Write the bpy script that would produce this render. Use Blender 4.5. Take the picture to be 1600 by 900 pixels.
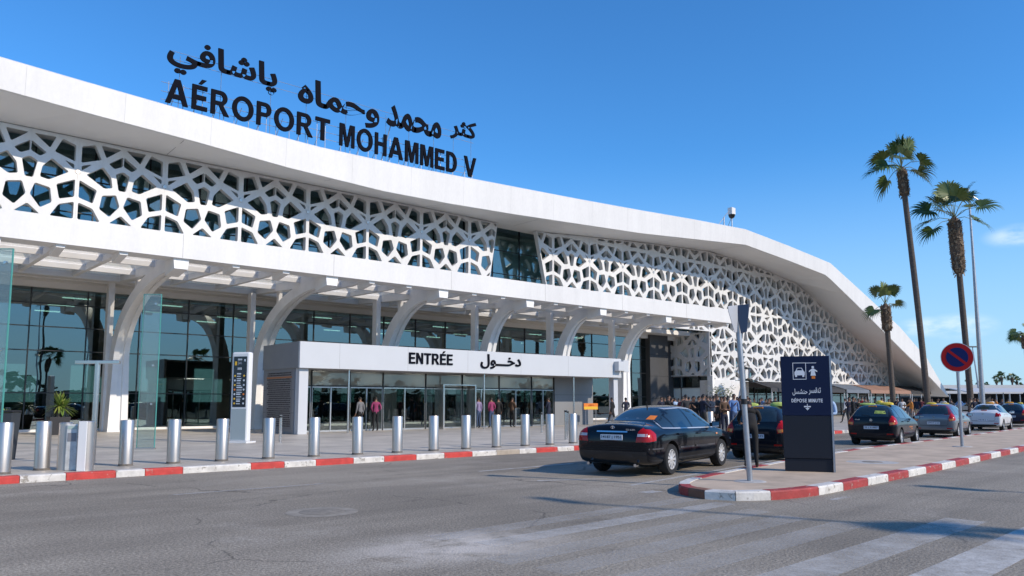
import bpy, bmesh, math, random
from mathutils import Vector, Matrix, noise
from mathutils.geometry import tessellate_polygon
from mathutils.bvhtree import BVHTree
R = math.radians
random.seed(7)
for o in list(bpy.data.objects): bpy.data.objects.remove(o)
scene = bpy.context.scene
C = scene.collection

# ------------------------------------------------------------------ camera, sky, sun, exposure
cam_d = bpy.data.cameras.new("camera"); cam = bpy.data.objects.new("camera", cam_d); C.objects.link(cam)
cam.location = (0, 0, 1.6); cam.rotation_euler = (R(96), 0, R(48.84 - 90))
cam_d.sensor_width = 36; cam_d.lens = 27.0; cam_d.shift_y = 0.0325
cam_d.clip_start = 0.1; cam_d.clip_end = 6000
scene.camera = cam

SUN_DIR = R(289)      # compass angle (from +X, anticlockwise) towards the sun
SUN_EL = R(32)
world = bpy.data.worlds.new("World"); scene.world = world; world.use_nodes = True
def build_world():
    nt = world.node_tree; N = nt.nodes; L = nt.links; N.clear()
    out = N.new('ShaderNodeOutputWorld'); bg = N.new('ShaderNodeBackground')
    sky = N.new('ShaderNodeTexSky'); sky.sky_type = 'NISHITA'; sky.sun_disc = False
    sky.sun_elevation = SUN_EL; sky.sun_rotation = math.pi / 2 - SUN_DIR
    sky.altitude = 0; sky.air_density = 1.0; sky.dust_density = 0.0; sky.ozone_density = 2.6
    # small fair-weather clouds low in the right of the sky, made of noise over the sky direction
    tc = N.new('ShaderNodeTexCoord'); fac_prev = None
    mp = N.new('ShaderNodeMapping'); mp.inputs['Scale'].default_value = (1, 1, 2.6)
    ns = N.new('ShaderNodeTexNoise'); ns.inputs['Scale'].default_value = 16; ns.inputs['Detail'].default_value = 7; ns.inputs['Roughness'].default_value = 0.55
    L.new(tc.outputs['Generated'], mp.inputs['Vector']); L.new(mp.outputs['Vector'], ns.inputs['Vector'])
    total = None
    for d, w, amt in CLOUDS:
        sub = N.new('ShaderNodeVectorMath'); sub.operation = 'SUBTRACT'; sub.inputs[1].default_value = d
        L.new(tc.outputs['Generated'], sub.inputs[0])
        sc = N.new('ShaderNodeVectorMath'); sc.operation = 'MULTIPLY'; sc.inputs[1].default_value = (1 / w, 1 / w, 2.6 / w)
        L.new(sub.outputs[0], sc.inputs[0])
        ln = N.new('ShaderNodeVectorMath'); ln.operation = 'LENGTH'; L.new(sc.outputs[0], ln.inputs[0])
        mr = N.new('ShaderNodeMapRange'); mr.interpolation_type = 'SMOOTHSTEP'
        mr.inputs['From Min'].default_value = 0.2; mr.inputs['From Max'].default_value = 1.0
        mr.inputs['To Min'].default_value = amt; mr.inputs['To Max'].default_value = 0
        L.new(ln.outputs['Value'], mr.inputs['Value'])
        if total is None: total = mr.outputs[0]
        else:
            mx = N.new('ShaderNodeMath'); mx.operation = 'MAXIMUM'; L.new(total, mx.inputs[0]); L.new(mr.outputs[0], mx.inputs[1]); total = mx.outputs[0]
    nr = N.new('ShaderNodeMapRange'); nr.interpolation_type = 'SMOOTHSTEP'
    nr.inputs['From Min'].default_value = 0.36; nr.inputs['From Max'].default_value = 0.66
    L.new(ns.outputs['Fac'], nr.inputs['Value'])
    mul = N.new('ShaderNodeMath'); mul.operation = 'MULTIPLY'; L.new(nr.outputs[0], mul.inputs[0]); L.new(total, mul.inputs[1])
    mix = N.new('ShaderNodeMix'); mix.data_type = 'RGBA'; mix.inputs[7].default_value = (7.2, 7.6, 8.3, 1)
    hs = N.new('ShaderNodeHueSaturation'); hs.inputs['Saturation'].default_value = SKY_SAT; hs.inputs['Hue'].default_value = SKY_HUE
    L.new(sky.outputs[0], hs.inputs['Color'])
    tint = N.new('ShaderNodeVectorMath'); tint.operation = 'MULTIPLY'; tint.inputs[1].default_value = SKY_TINT; L.new(hs.outputs[0], tint.inputs[0])
    # pale blue haze low over the horizon
    sx = N.new('ShaderNodeSeparateXYZ'); L.new(tc.outputs['Generated'], sx.inputs[0])
    hz = N.new('ShaderNodeMapRange'); hz.interpolation_type = 'SMOOTHSTEP'
    for k, q in zip(('From Min', 'From Max', 'To Min', 'To Max'), (-0.02, 0.32, 0.82, 0.0)): hz.inputs[k].default_value = q
    L.new(sx.outputs['Z'], hz.inputs['Value'])
    hm = N.new('ShaderNodeMix'); hm.data_type = 'RGBA'; hm.inputs[7].default_value = HAZE_COL; L.new(hz.outputs[0], hm.inputs[0]); L.new(tint.outputs[0], hm.inputs[6])
    L.new(mul.outputs[0], mix.inputs[0]); L.new(hm.outputs[2], mix.inputs[6])
    L.new(mix.outputs[2], bg.inputs['Color']); bg.inputs['Strength'].default_value = SKY_STR
    L.new(bg.outputs[0], out.inputs['Surface'])
HAZE_COL = (3.0, 4.25, 5.7, 1); SKY_TINT = (0.50, 0.97, 1.30); SKY_STR = 0.15; SKY_SAT = 1.12; SKY_HUE = 0.5
CLOUDS = [((0.951, 0.254, 0.179), 0.04, 0.5), ((0.935, 0.346, 0.085), 0.038, 0.6), ((0.944, 0.316, 0.085), 0.045, 0.6), ((-0.6, -0.75, 0.2), 0.5, 0.5), ((0.4, -0.85, 0.25), 0.45, 0.5)]
build_world()
sun_d = bpy.data.lights.new("sun", 'SUN'); sun_d.energy = 3.85; sun_d.angle = R(0.5); sun_d.color = (1, 0.885, 0.74)
sun = bpy.data.objects.new("sun", sun_d); C.objects.link(sun)
_sv = Vector((math.cos(SUN_DIR) * math.cos(SUN_EL), math.sin(SUN_DIR) * math.cos(SUN_EL), math.sin(SUN_EL)))
sun.rotation_euler = _sv.to_track_quat('Z', 'Y').to_euler(); sun.location = (20, -40, 60)
vs = scene.view_settings; vs.view_transform = 'Standard'; vs.look = 'None'; vs.gamma = 1; vs.use_curve_mapping = False
vs.exposure = 0.08
scene.render.engine = 'CYCLES'
scene.cycles.use_denoising = True
scene.cycles.max_bounces = 8; scene.cycles.diffuse_bounces = 3; scene.cycles.glossy_bounces = 4; scene.cycles.transparent_max_bounces = 12
scene.cycles.caustics_reflective = False; scene.cycles.caustics_refractive = False

# ------------------------------------------------------------------ materials
MATS = {}
def mat(name, col, rough=0.6, metal=0.0, var=0.0, scale=3.0, bump=0.0, bscale=40.0, coat=0.0, spec=None, stretch=None, emit=0.0):
    if name in MATS: return MATS[name]
    m = bpy.data.materials.new(name); m.use_nodes = True; nt = m.node_tree; b = nt.nodes['Principled BSDF']
    b.inputs['Base Color'].default_value = (*col, 1); b.inputs['Roughness'].default_value = rough; b.inputs['Metallic'].default_value = metal
    if coat: b.inputs['Coat Weight'].default_value = coat; b.inputs['Coat Roughness'].default_value = 0.03
    if spec is not None: b.inputs['Specular IOR Level'].default_value = spec
    if emit: b.inputs['Emission Color'].default_value = (*col, 1); b.inputs['Emission Strength'].default_value = emit
    tc = nt.nodes.new('ShaderNodeTexCoord'); vec = tc.outputs['Object']
    if stretch:
        mp = nt.nodes.new('ShaderNodeMapping'); mp.inputs['Scale'].default_value = stretch; nt.links.new(vec, mp.inputs['Vector']); vec = mp.outputs['Vector']
    if var:
        n = nt.nodes.new('ShaderNodeTexNoise'); n.inputs['Scale'].default_value = scale; n.inputs['Detail'].default_value = 6; n.inputs['Roughness'].default_value = 0.6
        nt.links.new(vec, n.inputs['Vector'])
        r = nt.nodes.new('ShaderNodeValToRGB'); e = r.color_ramp.elements
        e[0].position = 0.3; e[1].position = 0.7
        e[0].color = (*[c * (1 - var) for c in col], 1); e[1].color = (*[min(1, c * (1 + var)) for c in col], 1)
        nt.links.new(n.outputs['Fac'], r.inputs['Fac']); nt.links.new(r.outputs['Color'], b.inputs['Base Color'])
    if bump:
        n2 = nt.nodes.new('ShaderNodeTexNoise'); n2.inputs['Scale'].default_value = bscale; n2.inputs['Detail'].default_value = 4
        nt.links.new(vec, n2.inputs['Vector'])
        bp = nt.nodes.new('ShaderNodeBump'); bp.inputs['Strength'].default_value = bump; bp.inputs['Distance'].default_value = 0.02
        nt.links.new(n2.outputs['Fac'], bp.inputs['Height']); nt.links.new(bp.outputs['Normal'], b.inputs['Normal'])
    MATS[name] = m; return m

def glass_mat(name, tint, refl=0.12, rough=0.0, frost=0.0, refl_tint=(1, 1, 1), wav=0.0):
    """Sheet glass: a Fresnel mirror coat over a tinted see-through body."""
    if name in MATS: return MATS[name]
    m = bpy.data.materials.new(name); m.use_nodes = True; nt = m.node_tree; N = nt.nodes; L = nt.links; N.clear()
    out = N.new('ShaderNodeOutputMaterial'); tr = N.new('ShaderNodeBsdfTransparent'); tr.inputs[0].default_value = (*tint, 1)
    gl = N.new('ShaderNodeBsdfGlossy'); gl.inputs['Roughness'].default_value = rough; gl.inputs['Color'].default_value = (*refl_tint, 1)
    lw = N.new('ShaderNodeLayerWeight'); lw.inputs['Blend'].default_value = 0.5
    mr = N.new('ShaderNodeMapRange'); mr.inputs['To Min'].default_value = refl; mr.inputs['To Max'].default_value = 1.0
    pw = N.new('ShaderNodeMath'); pw.operation = 'POWER'; pw.inputs[1].default_value = 3.0
    L.new(lw.outputs['Facing'], pw.inputs[0]); L.new(pw.outputs[0], mr.inputs['Value'])
    body = tr.outputs[0]
    if frost:
        df = N.new('ShaderNodeBsdfTranslucent'); df.inputs[0].default_value = (0.9, 0.9, 0.86, 1)
        dd = N.new('ShaderNodeBsdfDiffuse'); dd.inputs[0].default_value = (0.8, 0.85, 0.83, 1)
        ad = N.new('ShaderNodeMixShader'); ad.inputs[0].default_value = 0.25; L.new(df.outputs[0], ad.inputs[1]); L.new(dd.outputs[0], ad.inputs[2])
        mf = N.new('ShaderNodeMixShader'); mf.inputs[0].default_value = frost
        L.new(tr.outputs[0], mf.inputs[1]); L.new(ad.outputs[0], mf.inputs[2]); body = mf.outputs[0]
    if wav:
        tc = N.new('ShaderNodeTexCoord'); ns = N.new('ShaderNodeTexNoise'); ns.inputs['Scale'].default_value = 0.55; ns.inputs['Detail'].default_value = 1
        L.new(tc.outputs['Object'], ns.inputs['Vector'])
        bp = N.new('ShaderNodeBump'); bp.inputs['Strength'].default_value = wav; bp.inputs['Distance'].default_value = 0.1
        L.new(ns.outputs['Fac'], bp.inputs['Height']); L.new(bp.outputs['Normal'], gl.inputs['Normal'])
    mx = N.new('ShaderNodeMixShader'); L.new(mr.outputs[0], mx.inputs[0]); L.new(body, mx.inputs[1]); L.new(gl.outputs[0], mx.inputs[2])
    L.new(mx.outputs[0], out.inputs['Surface']); MATS[name] = m; return m

def cladding(name, col, rough, streak=0.07):
    m = mat(name, col, rough); nt = m.node_tree; N = nt.nodes; L = nt.links; b = N['Principled BSDF']; tc = N['Texture Coordinate']
    tot = None
    for sc, s_, lo_, hi_ in (((1, 1, .12), 1.6, 1 - streak, 1.02), ((1, 1, 1), .22, 1 - streak * .8, 1.03), ((1, 1, .5), 9, .97, 1.02)):
        mp = N.new('ShaderNodeMapping'); mp.inputs['Scale'].default_value = sc; L.new(tc.outputs['Object'], mp.inputs['Vector'])
        n = N.new('ShaderNodeTexNoise'); n.inputs['Scale'].default_value = s_; n.inputs['Detail'].default_value = 6; n.inputs['Roughness'].default_value = .6; L.new(mp.outputs[0], n.inputs['Vector'])
        r = N.new('ShaderNodeMapRange'); r.inputs['From Min'].default_value = .3; r.inputs['From Max'].default_value = .6; r.inputs['To Min'].default_value = lo_; r.inputs['To Max'].default_value = hi_; L.new(n.outputs['Fac'], r.inputs['Value'])
        if tot is None: tot = r.outputs[0]
        else: q = N.new('ShaderNodeMath'); q.operation = 'MULTIPLY'; L.new(tot, q.inputs[0]); L.new(r.outputs[0], q.inputs[1]); tot = q.outputs[0]
    v = N.new('ShaderNodeVectorMath'); v.operation = 'SCALE'; v.inputs[0].default_value = col; L.new(tot, v.inputs['Scale']); L.new(v.outputs[0], b.inputs['Base Color'])
    return m
WHITE = cladding('white_cladding', (0.71, 0.692, 0.662), 0.45, .045)
LATT = cladding('lattice_white', (0.72, 0.705, 0.68), 0.5, .09)
SOFFIT = mat('soffit_white', (0.78, 0.765, 0.735), 0.55, var=0.03, scale=0.4)
CANW = mat('canopy_white', (0.82, 0.81, 0.79), 0.5, var=0.06, scale=1.5)
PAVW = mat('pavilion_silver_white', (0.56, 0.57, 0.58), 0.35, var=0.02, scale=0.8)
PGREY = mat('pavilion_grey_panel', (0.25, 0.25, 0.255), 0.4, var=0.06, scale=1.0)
DARKP = mat('dark_pilaster', (0.06, 0.06, 0.062), 0.5, var=0.1, scale=1)
STEEL = mat('brushed_steel', (0.60, 0.55, 0.50), 0.42, 1.0, var=0.12, scale=8, stretch=(1, 1, 0.05))
STEEL2 = mat('bright_steel', (0.66, 0.62, 0.58), 0.25, 1.0)
GALV = mat('galvanised', (0.40, 0.41, 0.43), 0.45, 0.8, var=0.15, scale=6)
ALU = mat('aluminium_frame', (0.45, 0.46, 0.47), 0.35, 0.9)
MULL = mat('dark_mullion', (0.02, 0.022, 0.024), 0.4)
NAVY = mat('sign_navy', (0.004, 0.010, 0.042), 0.4, spec=0.25)
CHAR = mat('sign_charcoal', (0.016, 0.019, 0.027), 0.5, spec=0.25)
LETTER = mat('letter_dark', (0.005, 0.006, 0.011), 0.7, spec=0.05)
ARLET = mat('letter_dark_teal', (0.008, 0.013, 0.018), 0.45, spec=0.3)
INK = mat('ink_white', (0.75, 0.76, 0.78), 0.5)
ORANGE = mat('ink_orange', (0.75, 0.20, 0.02), 0.5)
YEL = mat('ink_yellow', (0.75, 0.45, 0.03), 0.5)
REDP = mat('sign_red', (0.38, 0.008, 0.010), 0.45, spec=.2)
BLUEP = mat('sign_blue', (0.004, 0.012, 0.095), 0.45, spec=.2)
BLACK = mat('matt_black', (0.012, 0.012, 0.013), 0.6)
RUBBER = mat('rubber', (0.014, 0.014, 0.015), 0.75, var=0.2, scale=20)
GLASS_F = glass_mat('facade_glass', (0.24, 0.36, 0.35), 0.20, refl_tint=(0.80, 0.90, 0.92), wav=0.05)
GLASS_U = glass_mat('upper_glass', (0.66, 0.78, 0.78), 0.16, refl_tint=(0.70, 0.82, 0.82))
GLASS_D = glass_mat('door_glass', (0.5, 0.56, 0.55), 0.07, refl_tint=(0.9, 0.95, 0.95))
GLASS_B = glass_mat('blade_glass', (0.80, 0.90, 0.88), 0.08, frost=0.10)
GLASS_FR = glass_mat('frosted_glass', (0.4, 0.42, 0.42), 0.08, frost=0.6)
GLASS_C = glass_mat('canopy_glass', (0.92, 0.90, 0.85), 0.04, frost=0.36)
GLASS_W = glass_mat('wing_glass', (0.3, 0.36, 0.36), 0.35, refl_tint=(0.85, 0.95, 0.95))
GEDGE = mat('glass_edge', (0.08, 0.32, 0.28), 0.15)

# ------------------------------------------------------------------ mesh helpers
class MB:
    def __init__(s): s.v = []; s.f = []; s.fm = []; s.mats = []
    def mi(s, m):
        if m not in s.mats: s.mats.append(m)
        return s.mats.index(m)
    def add(s, vs, fs, m):
        b = len(s.v); i = s.mi(m); s.v += [tuple(v) for v in vs]
        for f in fs: s.f.append([b + k for k in f]); s.fm.append(i)
        return s
    def box(s, x0, x1, y0, y1, z0, z1, m):
        return s.add([(x0,y0,z0),(x1,y0,z0),(x1,y1,z0),(x0,y1,z0),(x0,y0,z1),(x1,y0,z1),(x1,y1,z1),(x0,y1,z1)],
                     [(0,3,2,1),(4,5,6,7),(0,1,5,4),(1,2,6,5),(2,3,7,6),(3,0,4,7)], m)
    def obox(s, c, size, rz, m, ry=0):
        M = Matrix.Translation(c) @ Matrix.Rotation(rz, 4, 'Z') @ Matrix.Rotation(ry, 4, 'Y')
        a, b, d = [q / 2 for q in size]
        vs = [M @ Vector(p) for p in [(-a,-b,-d),(a,-b,-d),(a,b,-d),(-a,b,-d),(-a,-b,d),(a,-b,d),(a,b,d),(-a,b,d)]]
        return s.add(vs, [(0,3,2,1),(4,5,6,7),(0,1,5,4),(1,2,6,5),(2,3,7,6),(3,0,4,7)], m)
    def tube(s, path, rad, m, n=10, caps=True):
        path = [Vector(p) for p in path]; k = len(path)
        rad = rad if isinstance(rad, (list, tuple)) else [rad] * k
        vs = []; fs = []; prev = None
        for i, p in enumerate(path):
            d = (path[min(i + 1, k - 1)] - path[max(i - 1, 0)]).normalized()
            if prev is None:
                a = d.orthogonal().normalized()
            else:
                a = (prev - d * prev.dot(d)); a = a.normalized() if a.length > 1e-6 else d.orthogonal().normalized()
            prev = a; b = d.cross(a)
            for j in range(n):
                t = 2 * math.pi * j / n; vs.append(p + (a * math.cos(t) + b * math.sin(t)) * rad[i])
        for i in range(k - 1):
            for j in range(n):
                fs.append((i*n+j, i*n+(j+1)%n, (i+1)*n+(j+1)%n, (i+1)*n+j))
        if caps: fs.append(tuple(range(n - 1, -1, -1))); fs.append(tuple((k-1)*n + j for j in range(n)))
        return s.add(vs, fs, m)
    def lathe(s, prof, c, m, n=20, axis='Z', caps=True):
        vs = []; fs = []; k = len(prof)
        for r, z in prof:
            for j in range(n):
                t = 2 * math.pi * j / n
                p = (r*math.cos(t), r*math.sin(t), z) if axis == 'Z' else (r*math.cos(t), z, r*math.sin(t)) if axis == 'Y' else (z, r*math.cos(t), r*math.sin(t))
                vs.append((c[0]+p[0], c[1]+p[1], c[2]+p[2]))
        for i in range(k - 1):
            for j in range(n): fs.append((i*n+j, i*n+(j+1)%n, (i+1)*n+(j+1)%n, (i+1)*n+j))
        if caps and prof[0][0] > 1e-6: fs.append(tuple(range(n - 1, -1, -1)))
        if caps and prof[-1][0] > 1e-6: fs.append(tuple((k-1)*n + j for j in range(n)))
        return s.add(vs, fs, m)
    def prism(s, poly, z0, z1, m, top=None):
        """vertical prism over an xy polygon"""
        n = len(poly); vs = [(x, y, z0) for x, y in poly] + [(x, y, z1) for x, y in poly]
        tess = tessellate_polygon([[Vector((x, y, 0)) for x, y in poly]])
        s.add(vs, [(i, (i+1)%n, n+(i+1)%n, n+i) for i in range(n)] + [tuple(t) for t in tess], m)
        return s.add([(x, y, z1) for x, y in poly], [tuple(t) for t in tess], top or m)
    def plate(s, outer, holes, y0, y1, m):
        """plate in the xz plane with holes, thickness y0..y1"""
        rings = [outer] + holes
        allp = [p for r in rings for p in r]; n = len(allp)
        tess = tessellate_polygon([[Vector((x, z, 0)) for x, z in r] for r in rings])
        vs = [(x, y0, z) for x, z in allp] + [(x, y1, z) for x, z in allp]
        fs = [tuple(t) for t in tess] + [tuple(n + i for i in reversed(t)) for t in tess]
        b = 0
        for r in rings:
            k = len(r)
            for i in range(k): fs.append((b+i, b+(i+1)%k, n+b+(i+1)%k, n+b+i))
            b += k
        return s.add(vs, fs, m)
    def build(s, name, parent=None, smooth=None, world=False, bevel=0, fix=True):
        me = bpy.data.meshes.new(name); me.from_pydata(s.v, [], s.f)
        for m in s.mats: me.materials.append(m)
        me.polygons.foreach_set('material_index', s.fm)
        if fix:
            bm = bmesh.new(); bm.from_mesh(me); bmesh.ops.recalc_face_normals(bm, faces=bm.faces); bm.to_mesh(me); bm.free()
        if smooth is not None:
            me.polygons.foreach_set('use_smooth', [True] * len(me.polygons))
            me.set_sharp_from_angle(angle=R(smooth))
        me.update()
        o = bpy.data.objects.new(name, me); C.objects.link(o)
        if bevel:
            bv = o.modifiers.new('bevel', 'BEVEL'); bv.width = bevel; bv.segments = 2; bv.limit_method = 'ANGLE'; bv.angle_limit = R(40)
        if parent: attach(o, parent, world)
        return o
def attach(o, p, world=False):
    o.parent = p
    if world: o.matrix_parent_inverse = Matrix.LocRotScale(p.location, p.rotation_euler, None).inverted()
def tag(o, label=None, cat=None, group=None, kind=None):
    if label: o['label'] = label
    if cat: o['category'] = cat
    if group: o['group'] = group
    if kind: o['kind'] = kind
    return o
def thing(name, label, cat, loc=(0, 0, 0), rz=0, group=None):
    o = bpy.data.objects.new(name, None); C.objects.link(o); o.location = loc; o.rotation_euler = (0, 0, rz)
    o.empty_display_size = 0.3
    return tag(o, label, cat, group)
def kids(o): return [x for x in C.objects if x.parent == o]
def copy_tree(o, parent=None, label=None):
    c = o.copy(); C.objects.link(c)
    if parent: c.parent = parent
    if label: c['label'] = label
    for k in KIDS(o): copy_tree(k, c)
    return c
def KIDS(o): return list(o.children)
def struct(mb, name, label, **k):
    o = mb.build(name, **k); return tag(o, label, None, None, 'structure')

FORM = {'ا':(0xFE8D,0xFE8E),'ت':(0xFE95,0xFE96,0xFE97,0xFE98),'ث':(0xFE99,0xFE9A,0xFE9B,0xFE9C),'ح':(0xFEA1,0xFEA2,0xFEA3,0xFEA4),
 'خ':(0xFEA5,0xFEA6,0xFEA7,0xFEA8),'د':(0xFEA9,0xFEAA),'ر':(0xFEAD,0xFEAE),'س':(0xFEB1,0xFEB2,0xFEB3,0xFEB4),'ش':(0xFEB5,0xFEB6,0xFEB7,0xFEB8),
 'ص':(0xFEB9,0xFEBA,0xFEBB,0xFEBC),'ف':(0xFED1,0xFED2,0xFED3,0xFED4),'ق':(0xFED5,0xFED6,0xFED7,0xFED8),'ك':(0xFED9,0xFEDA,0xFEDB,0xFEDC),'ل':(0xFEDD,0xFEDE,0xFEDF,0xFEE0),
 'م':(0xFEE1,0xFEE2,0xFEE3,0xFEE4),'ن':(0xFEE5,0xFEE6,0xFEE7,0xFEE8),'ه':(0xFEE9,0xFEEA,0xFEEB,0xFEEC),'و':(0xFEED,0xFEEE),'ي':(0xFEF1,0xFEF2,0xFEF3,0xFEF4),'پ':(0xFB56,0xFB57,0xFB58,0xFB59),'ـ':(0x640,0x640,0x640,0x640)}
def shape_ar(w):
    out = []
    for i, ch in enumerate(w):
        if ch not in FORM: out.append(ch); continue
        f = FORM[ch]; pj = i > 0 and w[i-1] in FORM and len(FORM[w[i-1]]) == 4; nj = len(f) == 4 and i < len(w)-1 and w[i+1] in FORM
        out.append(chr(f[(3 if nj else 1) if pj else (2 if nj else 0)]))
    return ''.join(reversed(out))
def text_mesh(s, size, depth, bold=0.0, res=3):
    cu = bpy.data.curves.new('txt', 'FONT'); cu.body = s; cu.size = size; cu.extrude = depth / 2; cu.offset = bold; cu.resolution_u = res
    o = bpy.data.objects.new('txt', cu); C.objects.link(o)
    dg = bpy.context.evaluated_depsgraph_get(); dg.update()
    me = bpy.data.meshes.new_from_object(o.evaluated_get(dg))
    bpy.data.objects.remove(o); bpy.data.curves.remove(cu)
    return me
def text_geo(s, size, depth, bold=0.0, fit=None, res=3):
    """verts (x right, z up, y = depth, front at -y) and faces; fit=(w,h) rescales the box, origin at lower left"""
    me = text_mesh(s, size, depth, bold, res); vs = [v.co.copy() for v in me.vertices]; fs = [tuple(p.vertices) for p in me.polygons]
    bpy.data.meshes.remove(me)
    if not vs: return [], []
    x0 = min(v.x for v in vs); x1 = max(v.x for v in vs); y0 = min(v.y for v in vs); y1 = max(v.y for v in vs)
    sx = sy = 1
    if fit:
        sx = fit[0] / (x1 - x0); sy = fit[1] / (y1 - y0) if fit[1] else sx
    return [Vector(((v.x - x0) * sx, -v.z, (v.y - y0) * sy)) for v in vs], fs

# ---- hand drawn bold grotesque capitals: outer outline, holes, advance width (cap height 1)
def _arc(cx, cy, rx, ry, a0, a1, n=9): return [(cx + rx * math.cos(R(a0 + (a1 - a0) * i / n)), cy + ry * math.sin(R(a0 + (a1 - a0) * i / n))) for i in range(n + 1)]
_E = [(0,0),(0,1),(.66,1),(.66,.83),(.20,.83),(.20,.60),(.62,.60),(.62,.43),(.20,.43),(.20,.17),(.68,.17),(.68,0)]
_bowl = [(0,1)] + [(.40,1)] + _arc(.42,.70,.29,.30,90,-90) + [(.20,.40)]
GLYPH = {'A': ([[(0,0),(.36,1),(.60,1),(.96,0),(.74,0),(.665,.21),(.295,.21),(.22,0)]], [[(.355,.38),(.605,.38),(.48,.74)]], .96), 'E': ([_E], [], .68), 'É': ([_E, [(.26,1.06),(.40,1.26),(.62,1.26),(.42,1.06)]], [], .68),
 'M': ([[(0,0),(0,1),(.29,1),(.46,.36),(.63,1),(.92,1),(.92,0),(.735,0),(.735,.76),(.545,0),(.375,0),(.185,.76),(.185,0)]], [], .92), 'N': ([[(0,0),(0,1),(.21,1),(.57,.36),(.57,1),(.76,1),(.76,0),(.56,0),(.19,.66),(.19,0)]], [], .76),
 'H': ([[(0,0),(0,1),(.2,1),(.2,.6),(.56,.6),(.56,1),(.76,1),(.76,0),(.56,0),(.56,.43),(.2,.43),(.2,0)]], [], .76), 'T': ([[(.29,0),(.29,.83),(0,.83),(0,1),(.78,1),(.78,.83),(.49,.83),(.49,0)]], [], .78), 'V': ([[(.36,0),(0,1),(.22,1),(.475,.26),(.73,1),(.94,1),(.58,0)]], [], .94), 'I': ([[(0,0),(0,1),(.2,1),(.2,0)]], [], .2),
 'O': ([_arc(.5,.5,.5,.52,0,360,28)[:-1]], [_arc(.5,.5,.29,.345,0,360,24)[:-1]], 1.0), 'D': ([[(0,0),(0,1),(.36,1)] + _arc(.34,.5,.44,.5,80,-80,12) + [(.36,0)]], [[(.2,.17),(.33,.17)] + _arc(.32,.5,.255,.33,-75,75,10) + [(.33,.83),(.2,.83)]], .78),
 'P': ([[(0,0),(0,1)] + _bowl[1:] + [(.20,.37),(.20,0)]], [[(.2,.56),(.38,.56)] + _arc(.40,.70,.105,.14,-80,80,6) + [(.38,.84),(.2,.84)]], .71),
 'R': ([[(0,0),(0,1)] + [(.44,1)] + _arc(.46,.71,.28,.29,90,-60,9) + [(.56,.40),(.84,0),(.60,0),(.36,.40),(.20,.40),(.20,0)]], [[(.2,.56),(.42,.56)] + _arc(.43,.70,.11,.14,-80,80,6) + [(.42,.84),(.2,.84)]], .82),
 'U': ([[(0,1),(0,.38)] + _arc(.38,.36,.38,.37,180,360,12) + [(.76,.38),(.76,1),(.56,1),(.56,.38)] + _arc(.38,.36,.18,.20,0,-180,8) + [(.2,.38),(.2,1)]], [], .76)}
def _S():
    o = _arc(.36,.70,.33,.31,20,270,12) + _arc(.36,.29,.14,.115,90,-150,9); c = _arc(.36,.29,.34,.31,-165,90,14) + _arc(.36,.70,.13,.115,270,40,9)
    return o, c
def _stroke(path, w):
    L_, R_ = [], []
    for i, p in enumerate(path):
        a = Vector(path[max(0, i-1)]); b = Vector(path[min(len(path)-1, i+1)]); d = (b - a).normalized(); n = Vector((-d.y, d.x)) * w / 2; L_.append(tuple(Vector(p) + n)); R_.append(tuple(Vector(p) - n))
    return L_ + R_[::-1]
GLYPH['S'] = ([_stroke(_arc(.35,.71,.25,.205,25,270,12) + _arc(.35,.29,.26,.215,90,-155,13)[1:], .18)], [], .70)
def word_plates(s, gap=.13, space=.42):
    """[(polys, holes, x)] for each character and the total width"""
    x = 0; out = []
    for ch in s:
        if ch == ' ': x += space; continue
        o, h, w = GLYPH[ch]; out.append((o, h, x, w)); x += w + gap
    return out, x - gap
def draw_word(mb, s, x0, z0, w, h, y0, y1, m, gap=.13, each=None):
    gl, W = word_plates(s, gap); k = w / W
    for o, hs, gx, gw in gl:
        q = MB() if each else mb
        for i, poly in enumerate(o): q.plate([(x0 + (gx + a) * k, z0 + b * h) for a, b in ccw_(poly)], [[(x0 + (gx + a) * k, z0 + b * h) for a, b in reversed(ccw_(hh))] for hh in (hs if i == 0 else [])], y0, y1, m)
        if each: each(q, x0 + gx * k, x0 + (gx + gw) * k)
def ccw_(p): return p if sum(p[i-1][0] * p[i][1] - p[i][0] * p[i-1][1] for i in range(len(p))) > 0 else list(reversed(p))
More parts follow.
